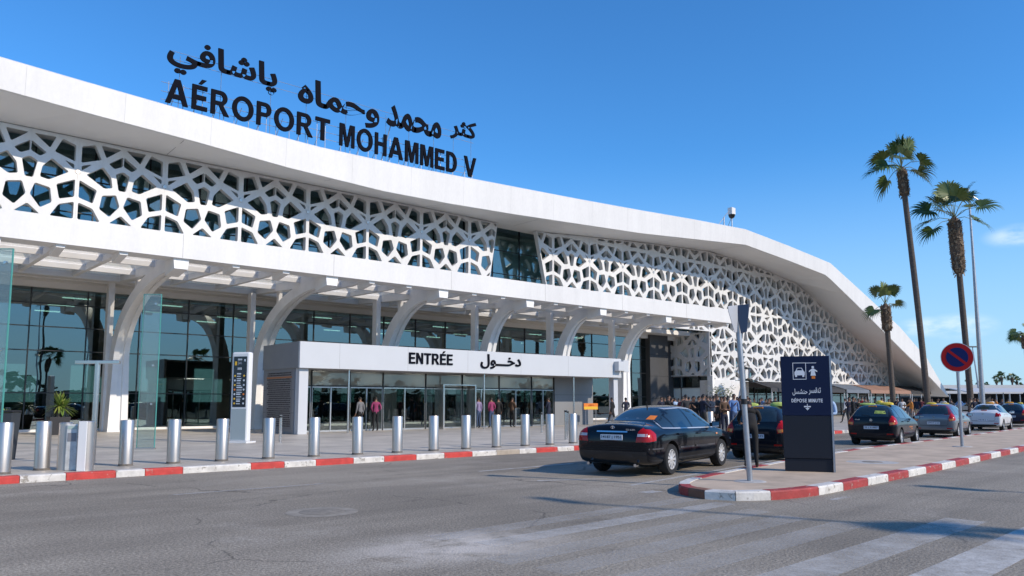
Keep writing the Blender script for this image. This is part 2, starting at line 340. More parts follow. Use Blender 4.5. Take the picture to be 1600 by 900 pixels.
# ================================================================== GROUND
def asphalt():
    m = bpy.data.materials.new('asphalt'); m.use_nodes = True; nt = m.node_tree; N = nt.nodes; L = nt.links; b = N['Principled BSDF']
    tc = N.new('ShaderNodeTexCoord'); V = tc.outputs['Object']
    def noise_(scale, det=5, rough=0.6, vec=V, dist=0):
        n = N.new('ShaderNodeTexNoise'); n.inputs['Scale'].default_value = scale; n.inputs['Detail'].default_value = det; n.inputs['Roughness'].default_value = rough; n.inputs['Distortion'].default_value = dist
        L.new(vec, n.inputs['Vector']); return n.outputs['Fac']
    def rng(v, a, c, x, y):
        r = N.new('ShaderNodeMapRange'); r.interpolation_type = 'SMOOTHSTEP'
        for k, q in zip(('From Min', 'From Max', 'To Min', 'To Max'), (a, c, x, y)): r.inputs[k].default_value = q
        L.new(v, r.inputs['Value']); return r.outputs[0]
    def mth(op, a, c):
        q = N.new('ShaderNodeMath'); q.operation = op
        for i, x in enumerate((a, c)):
            if isinstance(x, (int, float)): q.inputs[i].default_value = x
            else: L.new(x, q.inputs[i])
        return q.outputs[0]
    big = rng(noise_(0.16, 4), 0.3, 0.7, 0.80, 1.16)
    st = N.new('ShaderNodeMapping'); st.inputs['Scale'].default_value = (0.12, 1.1, 1); L.new(V, st.inputs['Vector'])
    lane = rng(noise_(0.8, 5, 0.6, st.outputs['Vector']), 0.3, 0.7, 0.84, 1.14)
    grit = rng(noise_(30, 4, 0.75), 0.3, 0.7, 0.55, 1.5)
    grit2 = rng(noise_(150, 2, 0.7), 0.25, 0.75, 0.75, 1.25)
    vo = N.new('ShaderNodeTexVoronoi'); vo.inputs['Scale'].default_value = 38; L.new(V, vo.inputs['Vector'])
    stone = rng(vo.outputs['Distance'], 0.0, 0.35, 1.35, 0.95)
    f = mth('MULTIPLY', mth('MULTIPLY', big, lane), mth('MULTIPLY', mth('MULTIPLY', grit, grit2), stone))
    # oil patches
    f = mth('MULTIPLY', f, rng(noise_(0.9, 6, 0.65, V, 0.6), 0.60, 0.75, 1.0, 0.72))
    # fine cracks
    vc = N.new('ShaderNodeTexVoronoi'); vc.feature = 'DISTANCE_TO_EDGE'; vc.inputs['Scale'].default_value = 0.33
    wv = N.new('ShaderNodeTexNoise'); wv.inputs['Scale'].default_value = 1.2; wv.inputs['Detail'].default_value = 6; L.new(V, wv.inputs['Vector'])
    ma = N.new('ShaderNodeMix'); ma.data_type = 'VECTOR'; ma.inputs[0].default_value = 0.35; L.new(V, ma.inputs[4]); L.new(wv.outputs['Color'], ma.inputs[5]); L.new(ma.outputs[1], vc.inputs['Vector'])
    crack = mth('MAXIMUM', rng(vc.outputs['Distance'], 0.0, 0.006, 0.55, 1.0), rng(noise_(0.5, 3), 0.5, 0.6, 1.0, 0.0))
    f = mth('MULTIPLY', f, crack)
    col = N.new('ShaderNodeVectorMath'); col.operation = 'SCALE'; col.inputs[0].default_value = (0.297, 0.258, 0.205); L.new(f, col.inputs['Scale'])
    # pale dust spill left on the tarmac
    sub = N.new('ShaderNodeVectorMath'); sub.operation = 'SUBTRACT'; sub.inputs[1].default_value = (5.35, 7.05, 0); L.new(V, sub.inputs[0])
    sc = N.new('ShaderNodeVectorMath'); sc.operation = 'MULTIPLY'; sc.inputs[1].default_value = (0.55, 0.85, 0); L.new(sub.outputs[0], sc.inputs[0])
    ln = N.new('ShaderNodeVectorMath'); ln.operation = 'LENGTH'; L.new(sc.outputs[0], ln.inputs[0])
    dust = mth('MULTIPLY', rng(ln.outputs['Value'], 0.1, 1.1, 1.0, 0.0), rng(noise_(1.7, 8, 0.7, V, 0.3), 0.30, 0.60, 0.0, 0.95))
    dust2 = mth('MULTIPLY', rng(noise_(0.35, 7, 0.7), 0.52, 0.75, 0.0, 0.35), rng(noise_(9, 4), 0.35, 0.6, 0.2, 1.0))
    mx = N.new('ShaderNodeMix'); mx.data_type = 'RGBA'; L.new(mth('MAXIMUM', dust, dust2), mx.inputs[0]); L.new(col.outputs[0], mx.inputs[6])
    mx.inputs[7].default_value = (0.60, 0.54, 0.47, 1); L.new(mx.outputs[2], b.inputs['Base Color'])
    b.inputs['Roughness'].default_value = 0.85; b.inputs['Specular IOR Level'].default_value = 0.3
    bp = N.new('ShaderNodeBump'); bp.inputs['Strength'].default_value = 0.55; bp.inputs['Distance'].default_value = 0.012
    L.new(mth('ADD', noise_(70, 3, 0.7), mth('MULTIPLY', vo.outputs['Distance'], 0.8)), bp.inputs['Height']); L.new(bp.outputs['Normal'], b.inputs['Normal'])
    return m
ASPH = asphalt()
def paver():
    m = bpy.data.materials.new('pavers'); m.use_nodes = True; nt = m.node_tree; N = nt.nodes; L = nt.links; b = N['Principled BSDF']
    tc = N.new('ShaderNodeTexCoord'); br = N.new('ShaderNodeTexBrick'); L.new(tc.outputs['Object'], br.inputs['Vector'])
    br.offset = 0.5; br.inputs['Scale'].default_value = 1.0; br.inputs['Brick Width'].default_value = 1.2; br.inputs['Row Height'].default_value = 0.6
    br.inputs['Mortar Size'].default_value = 0.006; br.inputs['Color1'].default_value = (0.47, 0.42, 0.355, 1); br.inputs['Color2'].default_value = (0.54, 0.485, 0.41, 1); br.inputs['Mortar'].default_value = (0.26, 0.245, 0.23, 1)
    n = N.new('ShaderNodeTexNoise'); n.inputs['Scale'].default_value = 0.8; n.inputs['Detail'].default_value = 7; L.new(tc.outputs['Object'], n.inputs['Vector'])
    r = N.new('ShaderNodeMapRange'); r.inputs['From Min'].default_value = 0.3; r.inputs['From Max'].default_value = 0.7; r.inputs['To Min'].default_value = 0.8; r.inputs['To Max'].default_value = 1.15
    L.new(n.outputs['Fac'], r.inputs['Value'])
    s = N.new('ShaderNodeVectorMath'); s.operation = 'SCALE'; L.new(br.outputs['Color'], s.inputs[0]); L.new(r.outputs[0], s.inputs['Scale']); L.new(s.outputs[0], b.inputs['Base Color'])
    b.inputs['Roughness'].default_value = 0.5
    return m
PAVER = paver()
ISLC = mat('island_concrete', (0.52, 0.405, 0.295), 0.85, var=0.22, scale=1.3, bump=0.3, bscale=30)
def chipped(name, col, lo=.56, base=(.36, .32, .27)):
    m = mat(name, col, .65, var=.2, scale=5, bump=.3, bscale=25); nt = m.node_tree; N = nt.nodes; L = nt.links; b = N['Principled BSDF']; src = b.inputs['Base Color'].links[0].from_socket
    n = N.new('ShaderNodeTexNoise'); n.inputs['Scale'].default_value = 7; n.inputs['Detail'].default_value = 9; n.inputs['Roughness'].default_value = .72; L.new(N['Texture Coordinate'].outputs['Object'], n.inputs['Vector'])
    r = N.new('ShaderNodeMapRange'); r.inputs['From Min'].default_value = lo; r.inputs['From Max'].default_value = lo + .07; L.new(n.outputs['Fac'], r.inputs['Value'])
    x = N.new('ShaderNodeMix'); x.data_type = 'RGBA'; x.inputs[7].default_value = (*base, 1); L.new(r.outputs[0], x.inputs[0]); L.new(src, x.inputs[6]); L.new(x.outputs[2], b.inputs['Base Color']); return m
KRED = chipped('kerb_red', (0.52, 0.05, 0.04), .60)
KRED2 = chipped('kerb_red_faded', (0.36, 0.045, 0.04), .58)
KWHT = chipped('kerb_white', (0.64, 0.61, 0.56), .56, (.30, .27, .23))
KBEI = mat('kerb_bare', (0.40, 0.34, 0.27), 0.8, var=0.2, scale=4, bump=0.3, bscale=25)
KBRN = mat('kerb_brown', (0.22, 0.10, 0.06), 0.8, var=0.2, scale=4, bump=0.3, bscale=25)

struct(MB().add([(-3000,-3000,-0.03),(3000,-3000,-0.03),(3000,3000,-0.03),(-3000,3000,-0.03)], [(0,1,2,3)], mat('dry_ground', (0.20, 0.175, 0.14), 0.9, var=0.25, scale=0.05)), 'ground', 'flat dry ground reaching the horizon')
struct(MB().add([(-90,-70,0),(420,-70,0),(420,75,0),(-90,75,0)], [(0,1,2,3)], ASPH), 'road', 'grey worn asphalt road in front of the terminal')
KERB = [(-70, 18.05), (30, 18.05), (60, 20.6), (100, 30), (190, 52)]
plaza = [(x, y + 0.22) for x, y in KERB] + [(190, 74), (-70, 74)]
struct(MB().prism(plaza, -0.02, 0.14, PAVER), 'pavement', 'pale paved forecourt along the terminal front')

def kerb_run(mb, pts, w, z1, segs, side):
    """kerb stones along a polyline; segs = [(length, material)], repeated at the end; side=+1 puts the stone to the left"""
    pts = [Vector(p) for p in pts]; cum = [0]
    for a, b in zip(pts, pts[1:]): cum.append(cum[-1] + (b - a).length)
    def at(t):
        t = max(0, min(cum[-1], t))
        for i in range(len(pts) - 1):
            if t <= cum[i + 1] + 1e-9: break
        d = (pts[i+1] - pts[i]); u = (t - cum[i]) / (cum[i+1] - cum[i]); p = pts[i] + d * u
        # smooth normal
        dirs = d.normalized()
        if u > 0.5 and i + 2 < len(pts): dirs = dirs.lerp((pts[i+2] - pts[i+1]).normalized(), (u - 0.5))
        if u < 0.5 and i > 0: dirs = dirs.lerp((pts[i] - pts[i-1]).normalized(), (0.5 - u))
        dirs.normalize(); return p, Vector((-dirs.y, dirs.x)) * side
    t = 0; k = 0
    while t < cum[-1] - 0.02:
        ln, m = segs[k] if k < len(segs) else segs[len(segs) - 2 + (k - len(segs)) % 2]
        e = min(cum[-1], t + ln); n = max(1, int((e - t) / 0.28)) if ln < 3 else 1
        g = 0.006; ring = []
        for q in range(n + 1):
            p, nn = at(t + g + (e - t - 2 * g) * q / n)
            o = p + nn * w; i1 = p + nn * 0.018
            ring.append([(p.x, p.y, -0.02), (p.x, p.y, z1 - 0.025), (i1.x, i1.y, z1), (o.x, o.y, z1), (o.x, o.y, -0.02)])
        vs = [v for r in ring for v in r]; fs = []
        for q in range(n):
            for j in range(4): fs.append((q*5+j, q*5+j+1, (q+1)*5+j+1, (q+1)*5+j))
        fs += [(0,1,2,3,4), tuple(n*5+j for j in (4,3,2,1,0))]
        mb.add(vs, fs, m); t = e; k += 1
kb = [2.48, 2.83, 3.64, 4.58, 5.16, 5.96, 7.53, 8.37, 9.21, 10.28, 11.21, 12.25, 13.21, 14.23, 15.17, 16.1, 16.81, 17.75, 18.52, 19.01]
km = [KRED, KWHT, KRED, KWHT, KRED, KBEI, KRED, KWHT, KRED, KWHT, KRED, KWHT, KRED, KWHT, KBEI, KWHT, KRED, KWHT, KRED]
km[5] = KWHT
segs = []
x = -70.0
while x < 1.5: segs.append((0.994, KWHT if len(segs) % 2 else KRED)); x += 0.994
segs.append((kb[1] - x, KRED))
for i in range(1, 19): segs.append((kb[i+1] - kb[i], km[i]))
segs += [(1, KWHT), (1, KRED)]
mb = MB(); kerb_run(mb, KERB, 0.25, 0.146, segs, 1)
struct(mb, 'kerb', 'red and white painted kerb along the forecourt')

ISL_R = [(11.02, 8.05), (10.9, 7.6), (11.08, 7.2), (11.5, 6.9), (12.0, 6.74), (12.7, 6.66), (13.66, 6.70), (15.84, 6.86), (19.19, 7.13), (23.39, 7.54), (29.34, 8.12), (45, 9.7), (80, 13.0), (140, 19)]
ISL_L = [(140, 27), (80, 17.6), (60, 15.2), (42.2, 13.1), (31.4, 11.95), (24.47, 11.35), (18.3, 10.3), (14.72, 9.6), (13.3, 9.3), (12.3, 9.02), (11.6, 8.7), (11.2, 8.35), (11.02, 8.05)]
isl = ISL_R[:-1] + [ISL_R[-1]] + ISL_L[:-1]
cx = [Vector(p) for p in isl]
def inset(poly, d):
    n = len(poly); out = []
    for i in range(n):
        a, b, c = Vector(poly[i-1]), Vector(poly[i]), Vector(poly[(i+1) % n])
        n1 = Vector((-(b-a).y, (b-a).x)).normalized(); n2 = Vector((-(c-b).y, (c-b).x)).normalized(); nn = (n1 + n2)
        nn = nn.normalized() / max(0.5, math.sqrt((1 + n1.dot(n2)) / 2)); out.append(tuple(b + nn * d))
    return out
struct(MB().prism(inset(isl, 0.15), -0.02, 0.136, ISLC), 'traffic_island', 'beige concrete traffic island with rounded nose')
iseg = [(0.42, KBRN), (0.52, KWHT), (0.62, KWHT), (1.25, KRED2), (1.0, KWHT), (1.2, KRED2), (1.1, KWHT), (1.25, KRED2), (1.2, KWHT), (1.25, KRED2), (1.2, KWHT), (1.3, KRED2), (1.2, KWHT), (1.3, KRED2), (1.2, KWHT)]
mb = MB(); kerb_run(mb, ISL_R, 0.24, 0.148, iseg, 1)
kerb_run(mb, ISL_L[:-1] + [(11.02, 8.05)], 0.2, 0.147, [(1.3, KRED2), (1.3, KWHT)], 1)
struct(mb, 'kerb', 'red and white painted kerb round the traffic island')

def worn(name, lo, hi, col=(0.55, 0.54, 0.51)):
    m = bpy.data.materials.new(name); m.use_nodes = True; nt = m.node_tree; N = nt.nodes; L = nt.links; b = N['Principled BSDF']
    b.inputs['Base Color'].default_value = (*col, 1); b.inputs['Roughness'].default_value = 0.8
    tc = N.new('ShaderNodeTexCoord'); tot = None
    for s, w in ((1.3, 0.5), (7, 0.3), (48, 0.35)):
        n = N.new('ShaderNodeTexNoise'); n.inputs['Scale'].default_value = s; n.inputs['Detail'].default_value = 5; n.inputs['Roughness'].default_value = 0.7; L.new(tc.outputs['Object'], n.inputs['Vector'])
        q = N.new('ShaderNodeMath'); q.operation = 'MULTIPLY'; q.inputs[1].default_value = w; L.new(n.outputs['Fac'], q.inputs[0])
        if tot is None: tot = q.outputs[0]
        else:
            a = N.new('ShaderNodeMath'); a.operation = 'ADD'; L.new(tot, a.inputs[0]); L.new(q.outputs[0], a.inputs[1]); tot = a.outputs[0]
    r = N.new('ShaderNodeMapRange'); r.inputs['From Min'].default_value = lo; r.inputs['From Max'].default_value = hi; L.new(tot, r.inputs['Value']); L.new(r.outputs[0], b.inputs['Alpha'])
    return m
W1 = worn('road_paint_worn', 0.37, 0.74, (.66,.64,.60)); W2 = worn('road_paint_faded', 0.40, 0.88, (.66,.64,.60)); W3 = worn('road_paint_ghost', 0.42, 1.15, (.62,.6,.56))
mb = MB(); Z = 0.004
def quad(pts, m): mb.add([(x, y, Z) for x, y in pts], [(0,1,2,3)], m)
for y0, w, xa, xb, m in ((2.52, 0.5, 6.2, 11.55, W1), (3.5, 0.48, 5.6, 11.7, W2), (4.42, 0.42, 5.3, 10.2, W3), (5.22, 0.4, 5.2, 10.2, W3), (5.9, 0.38, 5.1, 10.4, W3), (6.72, 0.34, 5.6, 10.75, W2), (7.42, 0.34, 5.4, 10.8, W3), (1.5, 0.5, 7, 11.6, W1), (0.5, 0.5, 8, 11.6, W1)):
    quad([(xa, y0 - .03), (xb, y0 + .22), (xb, y0 + w + .25), (xa, y0 + w)], m)
quad([(4.5, 14.0), (7.3, 13.95), (7.3, 14.07), (4.5, 14.12)], W2)
quad([(11.3, 14.02), (14.6, 14.22), (14.6, 14.36), (11.3, 14.16)], W1)
quad([(10.8, 11.55), (12.3, 10.95), (12.3, 11.1), (10.9, 11.7)], W1)
quad([(11.6, 9.75), (24.5, 12.3), (24.5, 12.42), (11.6, 9.88)], W1)
quad([(24.5, 12.3), (60, 15.8), (60, 15.95), (24.5, 12.42)], W1)
quad([(10.85, 8.75), (11.25, 8.75), (11.25, 9.0), (10.85, 9.0)], W1)
quad([(12.4, 6.15), (13.0, 6.17), (13.0, 6.3), (12.4, 6.28)], W2)
struct(mb, 'road_marking', 'worn white crossing stripes and lane lines on the road')
mb = MB()
mb.lathe([(0.0, 0.011), (0.30, 0.011), (0.33, 0.006)], (5.45, 10.45, 0), mat('cast_iron', (0.235, 0.208, 0.17), 0.9, 0.0, var=0.3, scale=12), 28)
mb.lathe([(0.335, 0.006), (0.46, 0.0065), (0.52, 0.003)], (5.45, 10.45, 0), mat('patch_concrete', (0.285, 0.253, 0.208), 0.9, var=0.25, scale=5), 28, caps=False)
tag(mb.build('manhole_cover', smooth=30), 'round iron manhole cover set in the open asphalt', 'manhole cover')
mb = MB(); mb.lathe([(0.0, 0.146), (0.22, 0.146), (0.24, 0.137)], (19.2, 8.55, 0), mat('cast_iron', (0.07, 0.07, 0.07)), 20); mb.lathe([(0.245, 0.139), (0.55, 0.1385), (0.6, 0.136)], (19.2, 8.55, 0), mat('patch_white', (0.45, 0.43, 0.40), 0.8, var=0.2, scale=6), 20, caps=False)
tag(mb.build('inspection_cover', smooth=30), 'small dark service cover ringed by pale mortar on the traffic island', 'manhole cover')

# ================================================================== TERMINAL
tb = thing('terminal_building', 'long white airport terminal with sweeping roof and geometric lattice screens', 'terminal', (30, 44, 0))
hi = [(-40, 37.2, 17.4), (-12, 37.2, 16.6), (-4, 37.2, 16.25), (4.13, 37.2, 15.95), (7.25, 37.2, 15.78), (11.07, 37.2, 15.6), (15.16, 37.2, 15.42), (18.73, 37.2, 15.33), (24.49, 37.2, 15.42), (30.88, 37.2, 15.69), (38.56, 37.2, 16.0), (45.64, 37.2, 16.34), (52, 36.7, 16.52), (58.61, 36.1, 16.59), (65, 35.7, 15.95), (72.0, 35.22, 15.1), (79.5, 35.2, 12.55), (87.24, 35.2, 9.85), (94.2, 35.2, 6.7), (99.2, 35.2, 3.1), (100.2, 35.2, 2.3)]
lo = [(-40, 37.2, 16.0), (-4, 37.2, 14.85), (4.22, 37.2, 14.53), (7.83, 37.2, 14.31), (12.02, 37.2, 14.1), (16.94, 37.2, 13.78), (22.78, 37.2, 13.58), (27.32, 37.2, 13.66), (32.52, 37.2, 13.85), (38.54, 37.2, 14.14), (45.59, 37.2, 14.48), (52, 36.7, 14.83), (58.53, 36.1, 15.16), (65, 35.7, 14.5), (71.07, 35.27, 13.78), (77, 35.2, 11.5), (83.12, 35.2, 9.04), (95.31, 35.2, 4.27), (99.6, 35.2, 2.4), (100.2, 35.2, 2.2)]
lt = [(-40, 14.6), (5, 14.05), (38, 13.95), (49, 14.74), (59, 15.25), (67, 14.75), (75, 13.75), (88, 8.6), (101, 3.45), (104, 2.2)]
def interp(tab, x, k):
    if x <= tab[0][0]: return tab[0][k]
    for a, b in zip(tab, tab[1:]):
        if x <= b[0]: u = (x - a[0]) / (b[0] - a[0]); return a[k] + (b[k] - a[k]) * u
    return tab[-1][k]
YL = 40.0
mb = MB()
xs = sorted(set([h[0] for h in hi] + [l[0] for l in lo] + [l[0] for l in lt if l[0] < 100]))
rows = []
for x in xs:
    ye = interp(hi, x, 1); zh = interp(hi, x, 2); zl = interp(lo, x, 2); zt = min(interp(lt, x, 1), zh + 0.2)
    rows.append([(x, YL + 1.2, zt + 0.02), (x, YL - 0.05, zt + 0.02), (x, ye + 0.12, zl), (x, ye, zl + 0.04), (x, ye - 0.06, zh - 0.06), (x, ye + 0.02, zh), (x, ye + 0.9, zh + 0.02), (x, ye + 25, zh + 0.4), (x, ye + 45, zh - 1.5)])
n = len(rows[0])
def loft(a, b, m, sel):
    for r0, r1 in zip(rows, rows[1:]):
        for j in range(a, b): sel.add([r0[j], r1[j], r1[j+1], r0[j+1]], [(0,1,2,3)], m)
def lofted(name, a, b, m, parent):
    q = MB(); vs = [p for r in rows for p in r[a:b+1]]; w = b - a + 1; fs = []
    for i in range(len(rows) - 1):
        for j in range(w - 1): fs.append((i*w+j, (i+1)*w+j, (i+1)*w+j+1, i*w+j+1))
    q.add(vs, fs, m); return q.build(name, parent, world=True)
roof = lofted('roof', 6, 8, WHITE, tb)
fas = lofted('roof_fascia', 2, 6, WHITE, roof); fas.matrix_parent_inverse = roof.matrix_parent_inverse.inverted() @ roof.matrix_parent_inverse if False else Matrix()
sof = lofted('roof_soffit', 0, 2, SOFFIT, roof); sof.matrix_parent_inverse = Matrix()
# recessed strip between the soffit and the screens, seams on the soffit
mb = MB()
for x in [q * 7.8 + 3.9 for q in range(-2, 12)]:
    ye = interp(hi, x, 1); zl = interp(lo, x, 2); zt = interp(lt, x, 1)
    mb.add([(x-.015, ye+.15, zl-.006), (x+.015, ye+.15, zl-.006), (x+.015, YL-.1, zt+.01), (x-.015, YL-.1, zt+.01)], [(0,1,2,3)], mat('seam', (0.3, 0.29, 0.28)))
s_ = mb.build('soffit_seam', roof); s_.matrix_parent_inverse = Matrix()
mb = MB(); SEF = mat('fascia_joint', (0.54, 0.53, 0.51), .6)
for i in range(-6, 25):
    x = i * 3.9 + 1.2; P = []
    for xx in (x - .008, x + .008):
        ye = interp(hi, xx, 1); zh = interp(hi, xx, 2); zl = interp(lo, xx, 2); P.append([(xx, ye - .003 , zl + .06), (xx, ye - .064, zh - .08)])
    mb.add([P[0][0], P[1][0], P[1][1], P[0][1]], [(0,1,2,3)], SEF)
s_ = mb.build('fascia_joint', roof); s_.matrix_parent_inverse = Matrix()

# lattice
HALF = [[(.043,.893),(.171,.934),(.239,.785),(.043,.716)], [(.26,.945),(.453,.943),(.308,.828)], [(.352,.748),(.485,.846),(.485,.75),(.402,.708)],
        [(.112,.567),(.274,.68),(.359,.58),(.378,.464),(.30,.447)], [(.034,.473),(.205,.392),(.172,.245),(.034,.288)], [(.288,.337),(.427,.364),(.468,.242),(.3675,.112),(.265,.183)],
        [(.034,.205),(.172,.16),(.25,.03),(.034,.03)], [(.05,.66),(.13,.69),(.05,.625)]]
CENT = [[(.432,.628),(.5,.665),(.568,.628),(.532,.445),(.468,.445)], [(.39,.03),(.5,.118),(.61,.03)]]
TILE = HALF + [[(1 - u, v) for u, v in reversed(p)] for p in HALF] + CENT
def area(p): return 0.5 * abs(sum(p[i-1][0] * p[i][1] - p[i][0] * p[i-1][1] for i in range(len(p))))
def ccw(p): return p if sum(p[i-1][0] * p[i][1] - p[i][0] * p[i-1][1] for i in range(len(p))) > 0 else list(reversed(p))
def clip(poly, reg, d):
    reg = ccw(reg); out = poly
    for i in range(len(reg)):
        a, b = reg[i-1], reg[i]; dx, dy = b[0]-a[0], b[1]-a[1]; l = math.hypot(dx, dy)
        if l < 1e-6: continue
        nx, ny = -dy / l, dx / l; f = lambda p: (p[0]-a[0]) * nx + (p[1]-a[1]) * ny - d
        new = []
        for j in range(len(out)):
            p, q = out[j-1], out[j]; fp, fq = f(p), f(q)
            if (fp < 0) != (fq < 0): t = fp / (fp - fq); new.append((p[0] + (q[0]-p[0]) * t, p[1] + (q[1]-p[1]) * t))
            if fq >= 0: new.append(q)
        out = new
        if len(out) < 3: return []
    return out
def grow(p, d):
    p = ccw(p); n = len(p); out = []
    for i in range(n):
        a, b, c = Vector(p[i-1]), Vector(p[i]), Vector(p[(i+1) % n]); d1 = (b-a).normalized(); d2 = (c-b).normalized(); n1 = Vector((d1.y, -d1.x)); n2 = Vector((d2.y, -d2.x)); nn = n1 + n2
        nn = nn.normalized() / max(.55, nn.length / 2); out.append(tuple(b + nn * d))
    return out
def roundc(p, r=0.05):
    out = []
    n = len(p)
    for i in range(n):
        a, b, c = Vector(p[i-1]), Vector(p[i]), Vector(p[(i+1) % n]); l1, l2 = (a-b).length, (c-b).length; k = min(r, l1*.3, l2*.3)
        out += [tuple(b + (a-b).normalized() * k), tuple(b + (c-b).normalized() * k)]
    return out
MOD = 3.9; MZ = 4.0; X0 = 11.7; ZB = 10.05
rl = random.Random(5)
def lattice(region, parent, rows_, name='lattice_panel', label=None, jig=0.0, y0=YL, depth=0.34, tiles=None):
    xa = min(p[0] for p in region); xb = max(p[0] for p in region); holes = []
    k0 = math.floor((xa - X0) / MOD + 1e-4); k1 = math.ceil((xb - X0) / MOD - 1e-4)
    for k in range(k0, k1):
        for r in rows_:
            for h in TILE:
                q = [(X0 + (k + u) * MOD + rl.uniform(-jig, jig), ZB + (r + (v if r % 2 == 0 else .98 - v)) * MZ + rl.uniform(-jig, jig)) for u, v in h]
                q = clip(grow(q, .045), region, 0.07)
                if len(q) >= 3 and area(q) > 0.035: holes.append(roundc(q))
    q = MB(); q.plate(ccw(region), [list(reversed(h)) for h in holes], y0, y0 + depth, LATT)
    # fixing plates on the star nodes
    for k in range(k0, k1 + 1):
        for r in rows_:
            x = X0 + k * MOD; z = ZB + (r + .585) * MZ
            if xa - .01 <= x < xb - .01 and z < interp(lt, x, 1) - .3 and z > min(p[1] for p in region): q.lathe([(0.0, -0.03), (0.1, -0.03), (0.12, 0.0)], (x, y0 - 0.002, z), STEEL, 8, 'Y')
    o = q.build(name, parent, world=True)
    if label: o['label'] = label
    return o
for k in range(-5, 5):
    a = X0 + k * MOD; b = a + MOD
    lattice([(a + .002, 8.75), (b - .002, 8.75), (b - .002, interp(lt, b, 1) - .02), (a + .002, interp(lt, a, 1) - .02)], tb, [0])
lattice([(31.21, 8.75), (32.75, 8.75), (33.65, 13.93), (31.21, 13.93)], tb, [0], label='lattice panel with slanting right edge beside the window gap')
lattice([(38.6, 8.75), (38.99, 8.75), (38.99, 13.95), (37.3, 13.93)], tb, [0], label='narrow slanting lattice panel at the right of the window gap')
for k in range(7, 12):
    a = X0 + k * MOD; b = a + MOD
    lattice([(a + .002, 8.75 if a < 50 else 7.9), (b - .002, 8.75 if a < 50 else 7.9), (b - .002, interp(lt, b, 1) - .02), (a + .002, interp(lt, a, 1) - .02)], tb, [-1, 0, 1], jig=0.03)
for k in range(12, 23):
    a = X0 + k * MOD; b = min(a + MOD, 100.6)
    lattice([(a + .002, 3.55), (b - .002, 3.55), (b - .002, max(3.7, interp(lt, b, 1) - .02)), (a + .002, interp(lt, a, 1) - .02)], tb, [-2, -1, 0, 1], jig=0.09)
# glazing and structure behind the screens
def gwall(name, x0, x1, y, z0, z1, gm, vstep, hs, parent, x_off=0, fd=0.06, fw=0.05):
    g = MB(); g.box(x0, x1, y, y + 0.03, z0, z1, gm); go = g.build(name, parent, world=True)
    f = MB(); x = x0 + x_off
    while x <= x1 + 1e-6: f.box(x - fw/2, x + fw/2, y - fd, y + 0.08, z0, z1, MULL); x += vstep
    for z in hs: f.box(x0, x1, y - fd*.8, y + 0.07, z - fw/2, z + fw/2, MULL)
    fo = f.build('window_frame', go); fo.matrix_parent_inverse = Matrix()
    return go
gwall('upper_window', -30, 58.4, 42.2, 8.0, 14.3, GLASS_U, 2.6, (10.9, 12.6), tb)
for wa, wb_ in ((58.7, 64), (64, 70), (70, 77), (77, 84), (84, 91), (91, 98)):
    zt_ = min(interp(lt, wb_, 1), interp(lt, wa, 1)) - .4
    gwall('wing_window', wa, wb_, 41.4, 3.4, zt_, GLASS_W, 1.75, [z for z in (4.9, 6.8, 8.7, 10.6, 12.5) if z < zt_], tb)
body = MB()
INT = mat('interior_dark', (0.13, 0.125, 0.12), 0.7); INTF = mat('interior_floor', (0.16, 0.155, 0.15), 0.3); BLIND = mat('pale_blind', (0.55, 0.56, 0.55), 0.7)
body.box(-30, 58.4, 42.95, 43.1, 8.0, 14.2, mat('upper_wall', (.50, .54, .54), .7, var=.45, scale=.6))             # wall behind the upper windows
for wa, wb_ in ((58.8, 64), (64, 70), (70, 77), (77, 84), (84, 91), (91, 98)): body.box(wa, wb_, 42.3, 42.5, 3.4, min(interp(lt, wb_, 1), interp(lt, wa, 1)) - .45, BLIND)
body.box(-30, 62, 42.1, 48, 7.62, 8.0, SOFFIT)             # slab above the ground floor glass
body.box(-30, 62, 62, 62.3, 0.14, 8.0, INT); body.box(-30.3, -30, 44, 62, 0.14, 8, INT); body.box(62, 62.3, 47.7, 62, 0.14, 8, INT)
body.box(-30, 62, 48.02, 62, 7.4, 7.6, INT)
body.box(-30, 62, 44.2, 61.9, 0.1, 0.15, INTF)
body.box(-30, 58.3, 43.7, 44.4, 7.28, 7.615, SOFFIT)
body.build('wall', tb, world=True)
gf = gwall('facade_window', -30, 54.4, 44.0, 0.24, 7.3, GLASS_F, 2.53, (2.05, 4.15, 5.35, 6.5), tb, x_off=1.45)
mb = MB(); mb.box(-30, 54.4, 43.85, 44.15, 0.14, 0.26, CANW); mb.build('plinth', tb, world=True)
mb = MB(); mb.box(54.4, 57.0, 43.5, 44.6, 0.14, 7.62, DARKP); mb.box(57.0, 58.8, 44.3, 46.6, 0.14, 7.62, DARKP)
for z in (1.9, 3.9, 5.8): mb.box(54.39, 57.01, 43.49, 43.5, z, z + .025, BLACK)
mb.build('pilaster', tb, world=True)
# back side of the hall: windows seen through the glass, their daylight set as a glow
mb = MB(); DAY = mat('far_daylight_glow', (0.55, 0.68, 0.72), 0.5, emit=1.3)
for x in [i * 4.3 - 22 for i in range(19)]:
    mb.box(x, x + 1.5, 61.9, 61.98, 1.6, 4.2, DAY); mb.box(x + 1.6, x + 2.2, 61.9, 61.98, 1.6, 3.4, DAY)
mb.build('back_window', tb, world=True)
